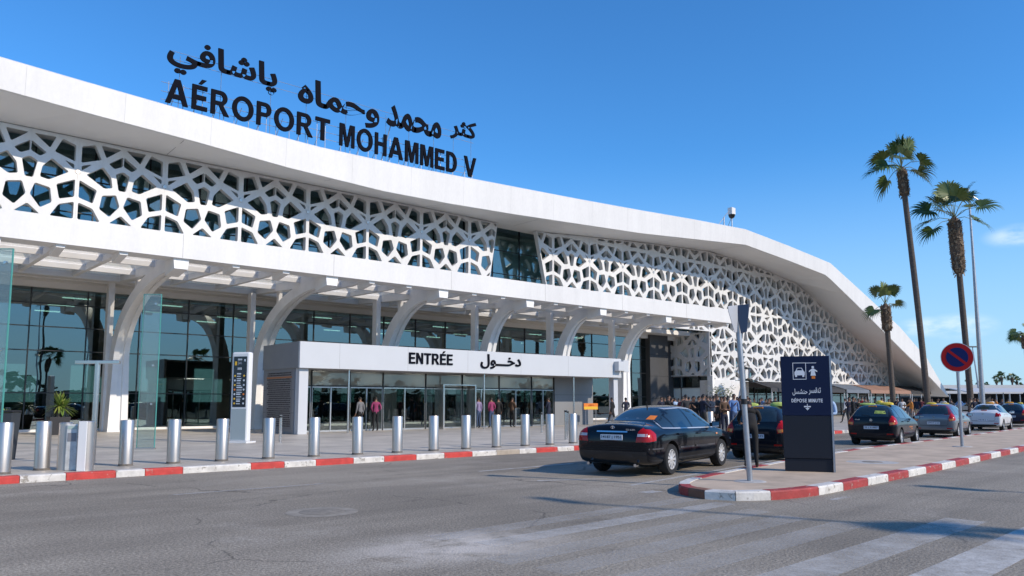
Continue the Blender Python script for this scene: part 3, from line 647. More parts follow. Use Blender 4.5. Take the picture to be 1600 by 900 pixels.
# interior columns and counters
mb = MB()
for i in range(8): mb.lathe([(0.4, 0.14), (0.4, 7.4)], (-2 + i * 8, 52, 0), mat('interior_column', (0.3, 0.3, 0.3), 0.5), 16)
mb.build('interior_column', tb, world=True, smooth=40)
mb = MB()
for i in range(9): mb.box(-4 + i * 6, -0.5 + i * 6, 55, 55.8, 0.15, 1.2, mat('counter', (0.1, 0.1, 0.11), 0.4)); mb.box(-4 + i*6, -0.5 + i*6, 54.9, 55.9, 1.2, 1.25, mat('counter_top', (0.4, 0.4, 0.42), 0.3))
mb.build('counter', tb, world=True)
mb = MB()
for i in range(12):
    for j in range(3): mb.box(-6 + i * 5, -4.6 + i * 5, 48 + j * 4, 48.15 + j * 4, 7.33, 7.38, mat('added_ceiling_glow', (1, 0.93, 0.8), 0.5, emit=5.0))  # glowing strips added to brighten the hall interior
mb.build('added_ceiling_glow', tb, world=True)

# wing: return wall (faces the forecourt), corner plinth, awnings
XW = 59.2
ret = MB()
def yz_plate(outer, holes, x0, x1, m):
    q = MB(); q.plate(outer, holes, x0, x1, m); q.v = [(b, a, c) for a, b, c in q.v]; return q
RG = [(40.0, 3.95), (47.5, 3.95), (47.5, 7.85), (40.0, 7.85)]
holes = []
for k in range(2):
    for h in TILE:
        q = clip(ccw([(40 + (k + u) * 3.75, 3.8 + v * 4.15) for u, v in h]), RG, 0.1)
        if len(q) >= 3 and area(q) > .05: holes.append(list(reversed(roundc(q))))
o = yz_plate(RG, holes, 58.45, 58.75, LATT).build('lattice_panel', tb, world=True); o['label'] = 'shaded lattice panel on the return wall under the canopy'
PCG = mat('corner_glass_painted_bright', (.80, .90, .90), .1)  # bright sky reflection on these panes is painted in as pale colour
g = MB(); g.box(58.8, 58.83, 40.35, 46.5, 3.9, 7.85, PCG); g.box(58.8, 58.83, 40.35, 46.5, 0.24, 2.9, PCG); g.box(58.8, 58.83, 40.35, 46.5, 2.9, 3.9, GLASS_F)
go = g.build('corner_window', tb, world=True)
f = MB()
for y in (40.35, 43.4, 46.45): f.box(58.74, 58.9, y - .05, y + .05, 0.24, 7.85, ALU)
for z in (1.5, 2.9, 3.9): f.box(58.75, 58.9, 40.35, 46.5, z - .035, z + .035, ALU)
f.box(59.0, 59.1, 40.5, 46.5, 0.2, 7.8, BLIND)
fo = f.build('window_frame', go); fo.matrix_parent_inverse = Matrix()
mb = MB(); mb.box(58.7, 64.2, 39.75, 41.3, 0.14, 3.55, WHITE); mb.box(58.71, 64.19, 39.742, 39.75, 1.75, 1.765, mat('seam', (0.3, 0.3, 0.3))); mb.box(61.4, 61.415, 39.742, 39.75, .2, 3.5, mat('seam', (0, 0, 0))); mb.box(58.4, 58.7, 39.75, 40.3, 0.14, 3.93, CANW)
mb.build('corner_plinth', tb, world=True)
gwall('shop_window', 64.3, 99.5, 40.6, 0.2, 3.0, GLASS_D, 2.2, (2.3,), tb, fw=0.09)
mb = MB(); mb.box(64.2, 100, 40.4, 41.2, 3.0, 3.5, DARKP); mb.box(64.4, 99.5, 43.2, 43.4, 0.1, 3.0, BLIND); mb.build('wing_base', tb, world=True)

# awnings along the wing (their own things)
AW = [(63.0, 77.0, 'canvas_charcoal', (0.04, 0.04, 0.043), 'dark charcoal canvas awning at the white corner of the wing'), (77.4, 82.5, 'canvas_slate', (0.14, 0.16, 0.19), 'small slate blue awning between the dark and brown awnings'),
      (82.9, 93.2, 'canvas_brown', (0.30, 0.17, 0.12), 'long reddish brown awning behind the palm trunk'), (93.5, 99.0, 'canvas_black', (0.03, 0.03, 0.032), 'short black awning at the far end of the wing')]
for x0, x1, mn, col, lab in AW:
    t = thing('awning', lab, 'awning', ((x0+x1)/2, 38.5, 0), group='awnings along the terminal wing')
    q = MB(); mm = mat(mn, col, 0.8, var=0.12, scale=1.5); k = 8
    pts = []
    for i in range(k + 1):
        x = x0 + (x1 - x0) * i / k; sag = 0.06 * math.sin(math.pi * (i % 2))
        pts.append([(x, 40.38, 3.5), (x, 38.4, 3.38 + .1 * math.sin(i * 2.1)), (x, 36.7, 2.86), (x, 36.66, 2.55)])
    vs = [p for r in pts for p in r]; vs += [(a, b, c - .03) for a, b, c in vs]; fs = []; nn = 4 * (k + 1)
    for i in range(k):
        for j in range(3): fs += [(i*4+j, (i+1)*4+j, (i+1)*4+j+1, i*4+j+1), (nn+i*4+j, nn+i*4+j+1, nn+(i+1)*4+j+1, nn+(i+1)*4+j)]
    q.add(vs, fs, mm); q.build('canvas', t, world=True)
    n_ = max(2, int((x1 - x0) / 3.4))
    for i in range(n_ + 1):
        x = x0 + .1 + (x1 - x0 - .2) * i / n_; MB().tube([(x, 36.75, 0.14), (x, 36.75, 2.84)], 0.05, PAVW, 8).build('post', t, world=True)

# ================================================================== ENTRANCE CANOPY
cp = thing('entrance_canopy', 'long white flat canopy on curved arch columns along the terminal front', 'canopy', (24, 42, 0))
CX0, CX1, CY0, CY1 = -16.0, 51.5, 33.0, 43.6
mb = MB()
mb.box(CX0, CX1, CY0, CY0 + 0.12, 7.6, 8.62, WHITE); mb.box(CX0, CX1, CY0 + .12, CY0 + 1.0, 7.6, 7.68, CANW); mb.box(CX0, CX1, CY0 + .12, CY0 + 1.1, 8.5, 8.6, WHITE); mb.box(CX0, CX1, CY0 + 1.0, CY0 + 1.1, 7.68, 8.5, CANW)
for x in [3.5 + 7.0 * i for i in range(-2, 7)]: mb.box(x - .006, x + .006, CY0 - .004, CY0, 7.61, 8.61, mat('seam', (0.3, 0.3, 0.3)))
mb.box(CX1 - .12, CX1, CY0 + 1.1, CY1, 7.75, 8.4, WHITE)
mb.build('edge_beam', cp, world=True)
ACX = [3.9 - 6.6, 3.9, 10.5, 17.3, 23.8, 30.2, 36.6, 43.4]
ACX = [-2.9, 3.8, 10.5, 17.5, 24.1, 30.4, 36.8, 43.6]
raf = []
for i in range(len(ACX)):
    a = ACX[i]; b = ACX[i+1] if i + 1 < len(ACX) else 50.9
    for u in (0, 1/3, 2/3): raf.append((a + (b - a) * u, u == 0))
raf.append((50.9, False))
for x, main in raf:
    w = 0.20 if main else 0.10; q = MB(); d = 0.75 if main else 0.5
    # tapered plate rafter: deep at the front, shallow at the back
    y0, y1 = CY0 + 1.1, CY1; z1 = 8.1
    q.add([(x-w, y0, z1), (x-w, y0, 7.62 - (0.28 if main else 0.0)), (x-w, y0 + 1.2, 7.62 - (0.3 if main else 0.05)), (x-w, y1, 7.72), (x-w, y1, z1), (x+w, y0, z1), (x+w, y0, 7.62 - (0.28 if main else 0.0)), (x+w, y0 + 1.2, 7.62 - (0.3 if main else 0.05)), (x+w, y1, 7.72), (x+w, y1, z1)],
          [(0,1,2,3,4), (9,8,7,6,5), (0,5,6,1), (1,6,7,2), (2,7,8,3), (3,8,9,4), (4,9,5,0)], CANW)
    zb_ = 6.98 if main else 7.30; w2 = .27 if main else .15
    q.add([(x - w2, CY0 + .14, zb_ + .18), (x + w2, CY0 + .14, zb_ + .18), (x + w2, CY0 + 1.3, zb_), (x - w2, CY0 + 1.3, zb_), (x - w2*1.2, CY0 + .14, 7.62), (x + w2*1.2, CY0 + .14, 7.62), (x + w2*1.2, CY0 + 1.3, 7.62), (x - w2*1.2, CY0 + 1.3, 7.62)], [(0,3,2,1),(4,5,6,7),(0,1,5,4),(1,2,6,5),(2,3,7,6),(3,0,4,7)], CANW)
    q.build('rafter', cp, world=True)
for yy in (36.2, 39.2, 41.9):
    MB().box(CX0, CX1 - .2, yy - .08, yy + .08, 7.62, 7.95, CANW).build('purlin', cp, world=True)
MB().box(CX0, CX1, 42.6, 43.69, 7.57, 8.34, SOFFIT).build('back_beam', cp, world=True)
for i in range(len(raf) - 1):
    xa, xb = raf[i][0] + .1, raf[i+1][0] - .1; q = MB()
    for ya, yb in ((34.1, 36.1), (36.3, 39.1), (39.3, 41.8), (42.0, 42.6)): q.add([(xa, ya, 7.86), (xb, ya, 7.86), (xb, yb, 7.86), (xa, yb, 7.86)], [(0,1,2,3)], GLASS_C)
    # clips and dirt bars on the panes
    for ya in (35.1, 37.7, 40.5): q.box(xa + (xb-xa)*.45, xa + (xb-xa)*.52, ya - .35, ya + .35, 7.865, 7.92, CANW)
    q.build('roof_pane', cp, world=True)
def arch_profile(yb, k=22):
    pts = []
    for i in range(k + 1):
        t = i / k
        if t < 0.3: pts.append((yb - 0.15 * (t / .3) , 0.14 + 3.4 * t / 0.3))
        else:
            a = (t - 0.3) / 0.7 * math.pi / 2
            pts.append((34.2 + (yb - .15 - 34.2) * math.cos(a), 3.54 + 3.85 * math.sin(a)))
    return pts
def arch(x, yb):
    q = MB(); P = arch_profile(yb); n = len(P); vs = []
    for i, (y, z) in enumerate(P):
        a = Vector(P[max(0, i-1)]); b = Vector(P[min(n-1, i+1)]); d = (b - a).normalized(); nr = Vector((-d.y, d.x))   # towards the outside of the bend? 
        t = i / (n - 1); dep = 0.95 - 0.50 * t; hw = 0.42 - 0.18 * t
        if t < .35: dep += 0.12 * (1 - t / .35); hw += 0.04 * (1 - t/.35)
        o = Vector((y, z)); f = o - nr * -dep * .5; bk = o + nr * -dep * .5
        g = o + nr * (dep * .5 - 0.10)     # floor of the front groove
        for (px, pv) in ((-hw, f), (-hw*.30, f), (-hw*.22, g), (hw*.22, g), (hw*.30, f), (hw, f), (hw, bk), (-hw, bk)): vs.append((x + px, pv.x, pv.y))
    fs = []
    for i in range(n - 1):
        for j in range(8): fs.append((i*8+j, i*8+(j+1)%8, (i+1)*8+(j+1)%8, (i+1)*8+j))
    fs += [tuple(range(7, -1, -1)), tuple((n-1)*8 + j for j in range(8))]
    q.add(vs, fs, CANW)
    o = q.build('arch_column', cp, world=True, smooth=35)
    p = MB(); p.box(x - .52, x - .24, yb + .3, yb + .75, 0.14, 7.66, CANW); yk = 34.2 + (yb - 34.35) * .75; p.box(x + .12, x + .32, yk, yk + .28, 6.1, 7.75, CANW); p.box(x - .5, x + .45, yb - .7, yb + .9, 0.138, 0.2, CANW)
    s = p.build('strut', o); s.matrix_parent_inverse = Matrix()
for x, yb in zip(ACX, (42.1, 42.1, 42.1, 41.2, 38.8, 37.4, 37.2, 37.6)): arch(x, yb)

# ================================================================== ENTRANCE PAVILION
pv = thing('entrance_pavilion', 'low silver white entrance box with glass doors and a bilingual name band', 'entrance', (26.6, 35, 0.14))
mb = MB()
mb.box(15.6, 37.6, 32.4, 32.55, 3.14, 4.34, PAVW)
for x in (17.6, 21.4, 25.2, 29, 32.8): mb.box(x - .005, x + .005, 32.396, 32.4, 3.15, 4.33, mat('seam', (0.3, 0.3, 0.3)))
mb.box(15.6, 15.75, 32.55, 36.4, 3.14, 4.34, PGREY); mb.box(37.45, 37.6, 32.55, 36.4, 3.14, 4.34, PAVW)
mb.build('fascia', pv, world=True, bevel=0.012)
mb = MB(); mb.box(15.75, 37.45, 32.55, 36.4, 4.22, 4.3, PGREY); mb.box(15.75, 37.45, 32.55, 36.4, 3.14, 3.2, mat('pavilion_soffit', (0.35, 0.35, 0.36), 0.5)); mb.build('roof', pv, world=True)
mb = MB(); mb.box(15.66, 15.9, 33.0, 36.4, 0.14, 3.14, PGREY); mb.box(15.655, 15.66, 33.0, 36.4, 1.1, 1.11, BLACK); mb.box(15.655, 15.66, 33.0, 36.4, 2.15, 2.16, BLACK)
sw = mb.build('side_wall', pv, world=True)
q = MB(); rr = random.Random(3); TXT = mat('engraved_text', (0.045, 0.04, 0.04), 0.6); OCH = mat('ochre_line', (0.42, 0.17, 0.07), 0.6); PLQ = mat('text_board', (0.23, 0.22, 0.22), 0.5)
q.box(15.648, 15.654, 33.25, 36.0, 0.35, 3.0, PLQ)
for i in range(26):
    z = 2.92 - i * 0.098
    if i in (2,): q.box(15.642, 15.648, 33.25, 36.0, z - .02, z + .06, OCH); continue
    y = 33.32 + rr.random() * .1; ye = 35.95 - rr.random() * .25
    while y < ye:
        l = 0.04 + rr.random() * .13; q.box(15.643, 15.648, y, min(ye, y + l), z, z + .05 + .012 * rr.random(), TXT); y += l + .03
q.build('text_panel', sw); C.objects[-1]
for o in C.objects:
    if o.name.startswith('text_panel'): o.matrix_parent_inverse = Matrix()
mb = MB(); mb.box(15.7, 16.15, 32.62, 33.0, 0.14, 3.14, PAVW); mb.build('corner_post', pv, world=True, bevel=0.01); MB().box(37.1, 37.5, 32.62, 33.0, 0.14, 3.14, PAVW).build('corner_post', pv, world=True, bevel=0.01)
mb = MB(); mb.box(33.9, 37.4, 34.7, 34.9, 0.14, 3.14, mat('grey_cladding', (0.23, 0.235, 0.24), 0.4, var=.05, scale=1)); mb.box(35.6, 35.61, 34.69, 34.7, 0.14, 3.14, BLACK); mb.box(33.9, 37.4, 34.69, 34.7, 2.05, 2.06, BLACK); mb.build('cladding', pv, world=True)
vx = [16.0, 17.4, 19.5, 21.45, 24.15, 26.66, 29.4, 32.0, 33.9]
for i in range(8):
    a, b = vx[i], vx[i+1]
    MB().box(a + .03, b - .03, 34.8, 34.82, 2.4, 3.14, GLASS_FR).build('transom_pane', pv, world=True)
    d = MB(); d.box(a + .03, b - .03, 34.8, 34.82, 0.2, 2.36, GLASS_D); do = d.build('glass_door', pv, world=True)
    f = MB(); st = STEEL2 if i in (3, 4, 5) else ALU
    f.box(a + .02, a + .06, 34.77, 34.85, 0.14, 2.4, st); f.box(b - .06, b - .02, 34.77, 34.85, 0.14, 2.4, st); f.box((a+b)/2 - .03, (a+b)/2 + .03, 34.76, 34.86, 0.14, 2.36, st); f.box(a + .06, b - .06, 34.775, 34.845, 2.3, 2.4, st); f.box(a + .06, b - .06, 34.775, 34.845, 0.141, 0.22, ALU)
    fo = f.build('door_frame', do); fo.matrix_parent_inverse = Matrix()
mb = MB()
for x in vx: mb.box(x - .025, x + .025, 34.74, 34.88, 0.14, 3.14, MULL)
mb.box(16, 33.9, 34.75, 34.87, 2.36, 2.42, MULL); mb.build('mullion', pv, world=True)
mb = MB()
for i in range(6): mb.box(17.2 + i * 3, 18.4 + i * 3, 35.4, 35.6, 3.11, 3.135, mat('added_ceiling_glow', (0, 0, 0)))  # glowing panels added so the people inside show up
mb.build('added_ceiling_glow', pv, world=True)
# projecting bright door portal
mb = MB(); mb.box(24.7, 24.78, 33.9, 34.7, 0.14, 2.5, STEEL2); mb.box(26.9, 26.98, 33.9, 34.7, 0.14, 2.5, STEEL2); mb.box(24.7, 26.98, 33.9, 34.7, 2.5, 2.56, STEEL2); mb.build('door_portal', pv, world=True)
for x in (18.3, 26.6, 33.6): MB().tube([(x, 32.75, 0.14), (x, 32.75, 3.14)], 0.05, STEEL2, 10).build('post', pv, world=True, smooth=40)
# security camera block with a bracket at the right end of the band
mb = MB(); mb.box(36.9, 37.5, 32.0, 32.4, 3.55, 4.15, PAVW); mb.box(37.6, 38.1, 32.2, 32.5, 3.5, 4.25, PAVW); mb.build('lamp_housing', pv, world=True, bevel=.02)
q = MB(); draw_word(q, 'ENTRÉE', 21.45, 3.52, 2.72, .56, 32.35, 32.399, LETTER, .12); q.build('lettering', pv, world=True, fix=False)
q = MB(); v, f = text_geo(shape_ar('دخـــول'), 1, 0.05, 0.022, (2.92, 0.80)); q.add([(26.05 + p.x, 32.37 + p.y, 3.40 + p.z) for p in v], f, LETTER)
q.build('arabic_lettering', pv, world=True, fix=False)

# ================================================================== ROOF SIGNS
SY = 37.35
sg = thing('roof_sign', 'large dark Latin letters spelling the airport name along the roof edge', 'sign', (20, SY, 15.4))
def rz_(x): return interp(hi, x, 2)
gl = []
def _letter(q, a, b): q.build('letter', sg, world=True); gl.append((a, b))
draw_word(None, 'AÉROPORT', 10.75, 15.78, 8.6, 1.24, SY - .05, SY + .05, LETTER, .15, _letter)
draw_word(None, 'MOHAMMED V', 19.95, 15.74, 9.65, 1.28, SY - .05, SY + .05, LETTER, .15, _letter)
q = MB()
for a, b in gl:
    for x in (a + .18, b - .18): q.tube([(x, SY + .16, rz_(x) - .02), (x, SY + .16, 16.9)], 0.018, GALV, 6)
    q.tube([((a+b)/2, SY + 1.3, rz_(a) + .02), ((a+b)/2, SY + .17, 16.5)], 0.018, GALV, 5)
for z in (15.95, 16.35, 16.8): q.tube([(10.6, SY + .18, z), (29.6, SY + .18, z)], 0.014, GALV, 5)
q.build('support_frame', sg, world=True)
ag = thing('arabic_roof_sign', 'dark Arabic words floating on thin wires above the Latin roof letters', 'sign', (20, SY, 17.4))
for w, x0, x1, z0, z1 in (('پاشافي', 10.75, 16.25, 17.35, 19.2), ('وحماه', 17.45, 22.45, 17.15, 19.05), ('محمد', 22.95, 26.85, 17.6, 18.95), ('كثر', 27.55, 29.6, 17.9, 19.35)):
    v, f = text_geo(shape_ar(w), 1, 0.09, 0.026, (x1 - x0, z1 - z0), 4)
    q = MB(); q.add([(x0 + p.x, SY + p.y, z0 + p.z) for p in v], f, LETTER); q.build('arabic_word', ag, world=True, fix=False)
q = MB()
for x in (11.4, 13.4, 16.0, 18.0, 20.4, 23.0, 24.6, 26.4, 27.9, 29.3): q.tube([(x, SY + .15, rz_(x)), (x, SY + .15, 18.3)], 0.014, GALV, 5)
q.tube([(23.1, SY + .9, rz_(23)), (23.4, SY + .15, 18.0)], 0.03, GALV, 6)
for z in (18.05, 18.45): q.tube([(11.0, SY + .15, z), (29.5, SY + .15, z)], 0.012, GALV, 5)
q.build('support_wires', ag, world=True)

# roof camera mast
cm = thing('roof_camera', 'white security camera with black dome on a short mast at the roof crest', 'camera', (57.3, 36.6, 16.55))
MB().tube([(57.3, 36.6, 16.5), (57.3, 36.6, 17.7)], 0.05, GALV, 8).build('mast', cm, world=True)
MB().box(57.02, 57.58, 36.38, 36.82, 17.75, 18.35, WHITE).build('housing', cm, world=True, bevel=.03)
MB().lathe([(0.3, 17.75), (0.29, 17.66), (0.22, 17.5), (0.1, 17.42), (0, 17.4)], (57.3, 36.6, 0), mat('dome_black', (0.01, 0.01, 0.01), 0.1), 16).build('dome', cm, world=True, smooth=50)
q = MB(); q.tube([(56.1, 36.6, 16.5), (56.1, 36.6, 17.35)], 0.05, GALV, 8); q.tube([(56.1, 36.6, 17.35), (57.1, 36.6, 18.15)], 0.025, GALV, 6); q.tube([(55.2, 36.6, 16.5), (56.1, 36.6, 17.3)], 0.025, GALV, 6); q.tube([(56.6, 36.6, 16.5), (57.25, 36.6, 17.5)], 0.02, BLACK, 6)
q.build('bracket', cm, world=True)
# ================================================================== CARS
CHROME = mat('chrome', (0.75, 0.75, 0.76), 0.12, 1.0); CARGL = mat('car_glass', (0.018, 0.028, 0.030), 0.03, coat=0.4, spec=0.9)
TAILR = mat('tail_light_red', (0.40, 0.005, 0.006), 0.2, coat=0.25, spec=.3); TAILC = mat('tail_light_clear', (0.55, 0.5, 0.5), 0.12, coat=0.8); AMBER = mat('amber_lens', (0.75, 0.22, 0.02), 0.15, coat=0.5)
RIM = mat('alloy', (0.68, 0.67, 0.66), 0.3, 0.35); PLATE = mat('plate_white', (0.66, 0.68, 0.72), 0.4); WELL = mat('wheel_well', (0.006, 0.006, 0.006), 0.9); SEAMB = mat('panel_gap', (0.003, 0.003, 0.003), 0.7)
SEAT = mat('seat_fabric', (0.03, 0.03, 0.032), 0.8)
def paint(name, col, rough=0.18, metal=0.0): return mat(name, col, rough, metal, coat=0.45, spec=0.12)

def car_body(st, pm, wheels, wr):
    """st: stations (x, zbot, zside, zbelt, ztop, wside, wbelt, wtop). Loft -> subdivide -> cut wheel arches."""
    rings = []
    for x, zb, zs, zl, zt, ws, wb, wt in st:
        half = [(0, zt), (wt*.55, zt - .012), (wt*.93, zt - .05), (wb, zl), (ws*.992, (zl+zs)/2 + .03), (ws, zs), (ws*.985, (zs+zb)/2), (ws*.94, zb + .06), (ws*.85, zb), (0, zb)]
        ring = [(x, y, z) for y, z in half] + [(x, -y, z) for y, z in reversed(half[1:-1])]
        rings.append(ring)
    n = len(rings[0]); vs = [v for r in rings for v in r]; fs = []
    for i in range(len(rings) - 1):
        for j in range(n): fs.append((i*n+j, (i+1)*n+j, (i+1)*n+(j+1)%n, i*n+(j+1)%n))
    for b in (0, (len(rings) - 1) * n):
        for j in range(9):
            a, c = b + j, b + j + 1; d, e = b + (n - j - 1) % n if j + 1 < 9 else b + 9, b + (n - j) % n
            q = [a, c, d, e]; q = [k for i, k in enumerate(q) if k not in q[:i]]
            if len(q) > 2: fs.append(tuple(q) if b else tuple(reversed(q)))
    me = bpy.data.meshes.new('tmp'); me.from_pydata(vs, [], fs); me.materials.append(pm); me.materials.append(WELL)
    bm = bmesh.new(); bm.from_mesh(me); bmesh.ops.recalc_face_normals(bm, faces=bm.faces); bm.to_mesh(me); bm.free()
    o = bpy.data.objects.new('tmp', me); C.objects.link(o)
    ss = o.modifiers.new('s', 'SUBSURF'); ss.levels = 3; ss.render_levels = 3
    cut = MB()
    for wx in wheels:
        for s in (-1, 1):
            c = MB(); vs2 = []; fs2 = []; k = 36; r = wr + .065
            for yy in (s * .56, s * 1.2):
                for j in range(k):
                    t = 2 * math.pi * j / k; vs2.append((wx + r * math.cos(t), yy, wr + .005 + r * math.sin(t)))
            for j in range(k): fs2.append((j, (j+1)%k, k+(j+1)%k, k+j))
            fs2 += [tuple(range(k)), tuple(range(k, 2*k))]; cut.add(vs2, fs2, WELL)
    co = cut.build('cutter'); 
    bo = o.modifiers.new('b', 'BOOLEAN'); bo.object = co; bo.operation = 'DIFFERENCE'; bo.solver = 'EXACT'; bo.material_mode = 'TRANSFER'
    dg = bpy.context.evaluated_depsgraph_get(); dg.update()
    res = bpy.data.meshes.new_from_object(o.evaluated_get(dg))
    bpy.data.objects.remove(o); bpy.data.objects.remove(co)
    res.polygons.foreach_set('use_smooth', [True] * len(res.polygons)); res.set_sharp_from_angle(angle=R(35))
    bm = bmesh.new(); bm.from_mesh(res); bvh = BVHTree.FromBMesh(bm); bm.free()
    return res, bvh

class Skin:
    """pieces laid over the body surface: outlines in a side or end view are cast onto it"""
    def __init__(s, bvh, L): s.b = bvh; s.L = L
    def cast(s, view, a, b):
        if view == 'L': o, d = Vector((a, 3, b)), Vector((0, -1, 0))
        elif view == 'R': o, d = Vector((a, -3, b)), Vector((0, 1, 0))
        elif view == 'B': o, d = Vector((-6, a, b)), Vector((1, 0, 0))
        elif view == 'F': o, d = Vector((6, a, b)), Vector((-1, 0, 0))
        else: o, d = Vector((a, b, 5)), Vector((0, 0, -1))
        h = s.b.ray_cast(o, d)
        return (h[0], h[1]) if h[0] is not None else None
    def patch(s, mb, view, poly, m, off=0.006, cuts=4, lim_n=0.22):
        bm = bmesh.new(); f = bm.faces.new([bm.verts.new((a, b, 0)) for a, b in poly])
        bmesh.ops.triangulate(bm, faces=bm.faces)
        for _ in range(cuts):
            lim = max(e.calc_length() for e in bm.edges) * .6
            if lim < .05: break
            bmesh.ops.subdivide_edges(bm, edges=[e for e in bm.edges if e.calc_length() > lim], cuts=1)
            bmesh.ops.triangulate(bm, faces=bm.faces)
        bm.verts.index_update(); vs = []; ok = {}
        for v in bm.verts:
            h = s.cast(view, v.co.x, v.co.y)
            if h is None: continue
            n = h[1]; D = dict(L=(0,1,0), R=(0,-1,0), B=(-1,0,0), F=(1,0,0), T=(0,0,1))[view]
            if n.dot(Vector(D)) < lim_n: continue
            ok[v.index] = len(vs); vs.append(h[0] + n * off)
        fs = [tuple(ok[v.index] for v in f.verts) for f in bm.faces if all(v.index in ok for v in f.verts)]
        bm.free(); mb.add(vs, fs, m)
    def line(s, mb, view, pts, w, m, off=0.004):
        for a, b in zip(pts, pts[1:]):
            a, b = Vector(a), Vector(b); d = (b - a); k = max(1, int(d.length / .12)); n = Vector((-d.y, d.x)).normalized() * w / 2
            for i in range(k):
                p, q = a + d * i / k, a + d * (i+1) / k
                hs = [s.cast(view, *r) for r in (p - n, q - n, q + n, p + n)]
                if all(hs): mb.add([h[0] + h[1] * off for h in hs], [(0,1,2,3)], m)

def wheel_at(root, x, y, r, side, spokes=10, rim_m=None, w=0.21):
    """tyre with a rim as its child"""
    t = MB(); pr = [(r*.64, -w*.42), (r*.66, -w*.5), (r*.93, -w*.5), (r*.99, -w*.36), (r, -w*.2), (r, w*.2), (r*.99, w*.36), (r*.93, w*.5), (r*.66, w*.5), (r*.64, w*.42)]
    t.lathe(pr, (0, 0, 0), RUBBER, 32, 'Y', caps=False); o = t.build('wheel', root, smooth=40); o.location = (x, y, r)
    m = MB(); ro = r * .66; out = side * w * .45; i = side
    m.lathe([(ro, out), (ro*.93, out + i*.004), (ro*.90, out - i*.03), (ro*.88, out - i*.1)], (0, 0, 0), rim_m or RIM, 32, 'Y', caps=False)
    m.lathe([(ro*.9, out - i*.085), (0.0, out - i*.085)], (0, 0, 0), BLACK, 24, 'Y', caps=False)
    m.lathe([(ro*.30, out - i*.05), (ro*.28, out - i*.006), (ro*.14, out + i*.006), (0.0, out + i*.006)], (0, 0, 0), rim_m or RIM, 16, 'Y', caps=False)
    for k in range(spokes):
        a = 2 * math.pi * k / spokes; ca, sa = math.cos(a), math.sin(a); w0, w1 = ro*.085, ro*.13
        vs = []
        for rr_, ww, dy in ((ro*.2, w0, -.008), (ro*.94, w1, -.012)):
            for sg_ in (-1, 1):
                for dd in (0, -.03): vs.append((rr_*ca - sg_*ww*sa, out + i*(dy + dd), rr_*sa + sg_*ww*ca))
        m.add(vs, [(0,2,6,4), (1,5,7,3), (0,4,5,1), (2,3,7,6)], rim_m or RIM)
    m.build('rim', o, smooth=35)
    return o

def emblem(mb, c, r, m):
    mb.lathe([(r, -.004), (r, .004), (r*.78, .004), (r*.78, -.004)], c, m, 16, 'X', caps=False); mb.obox(c, (.008, r*.22, r*1.6), 0, m); mb.obox((c[0], c[1] + r*.3, c[2] - r*.2), (.008, r*.2, r), 0, m); mb.obox((c[0], c[1] - r*.3, c[2] - r*.2), (.008, r*.2, r), 0, m)

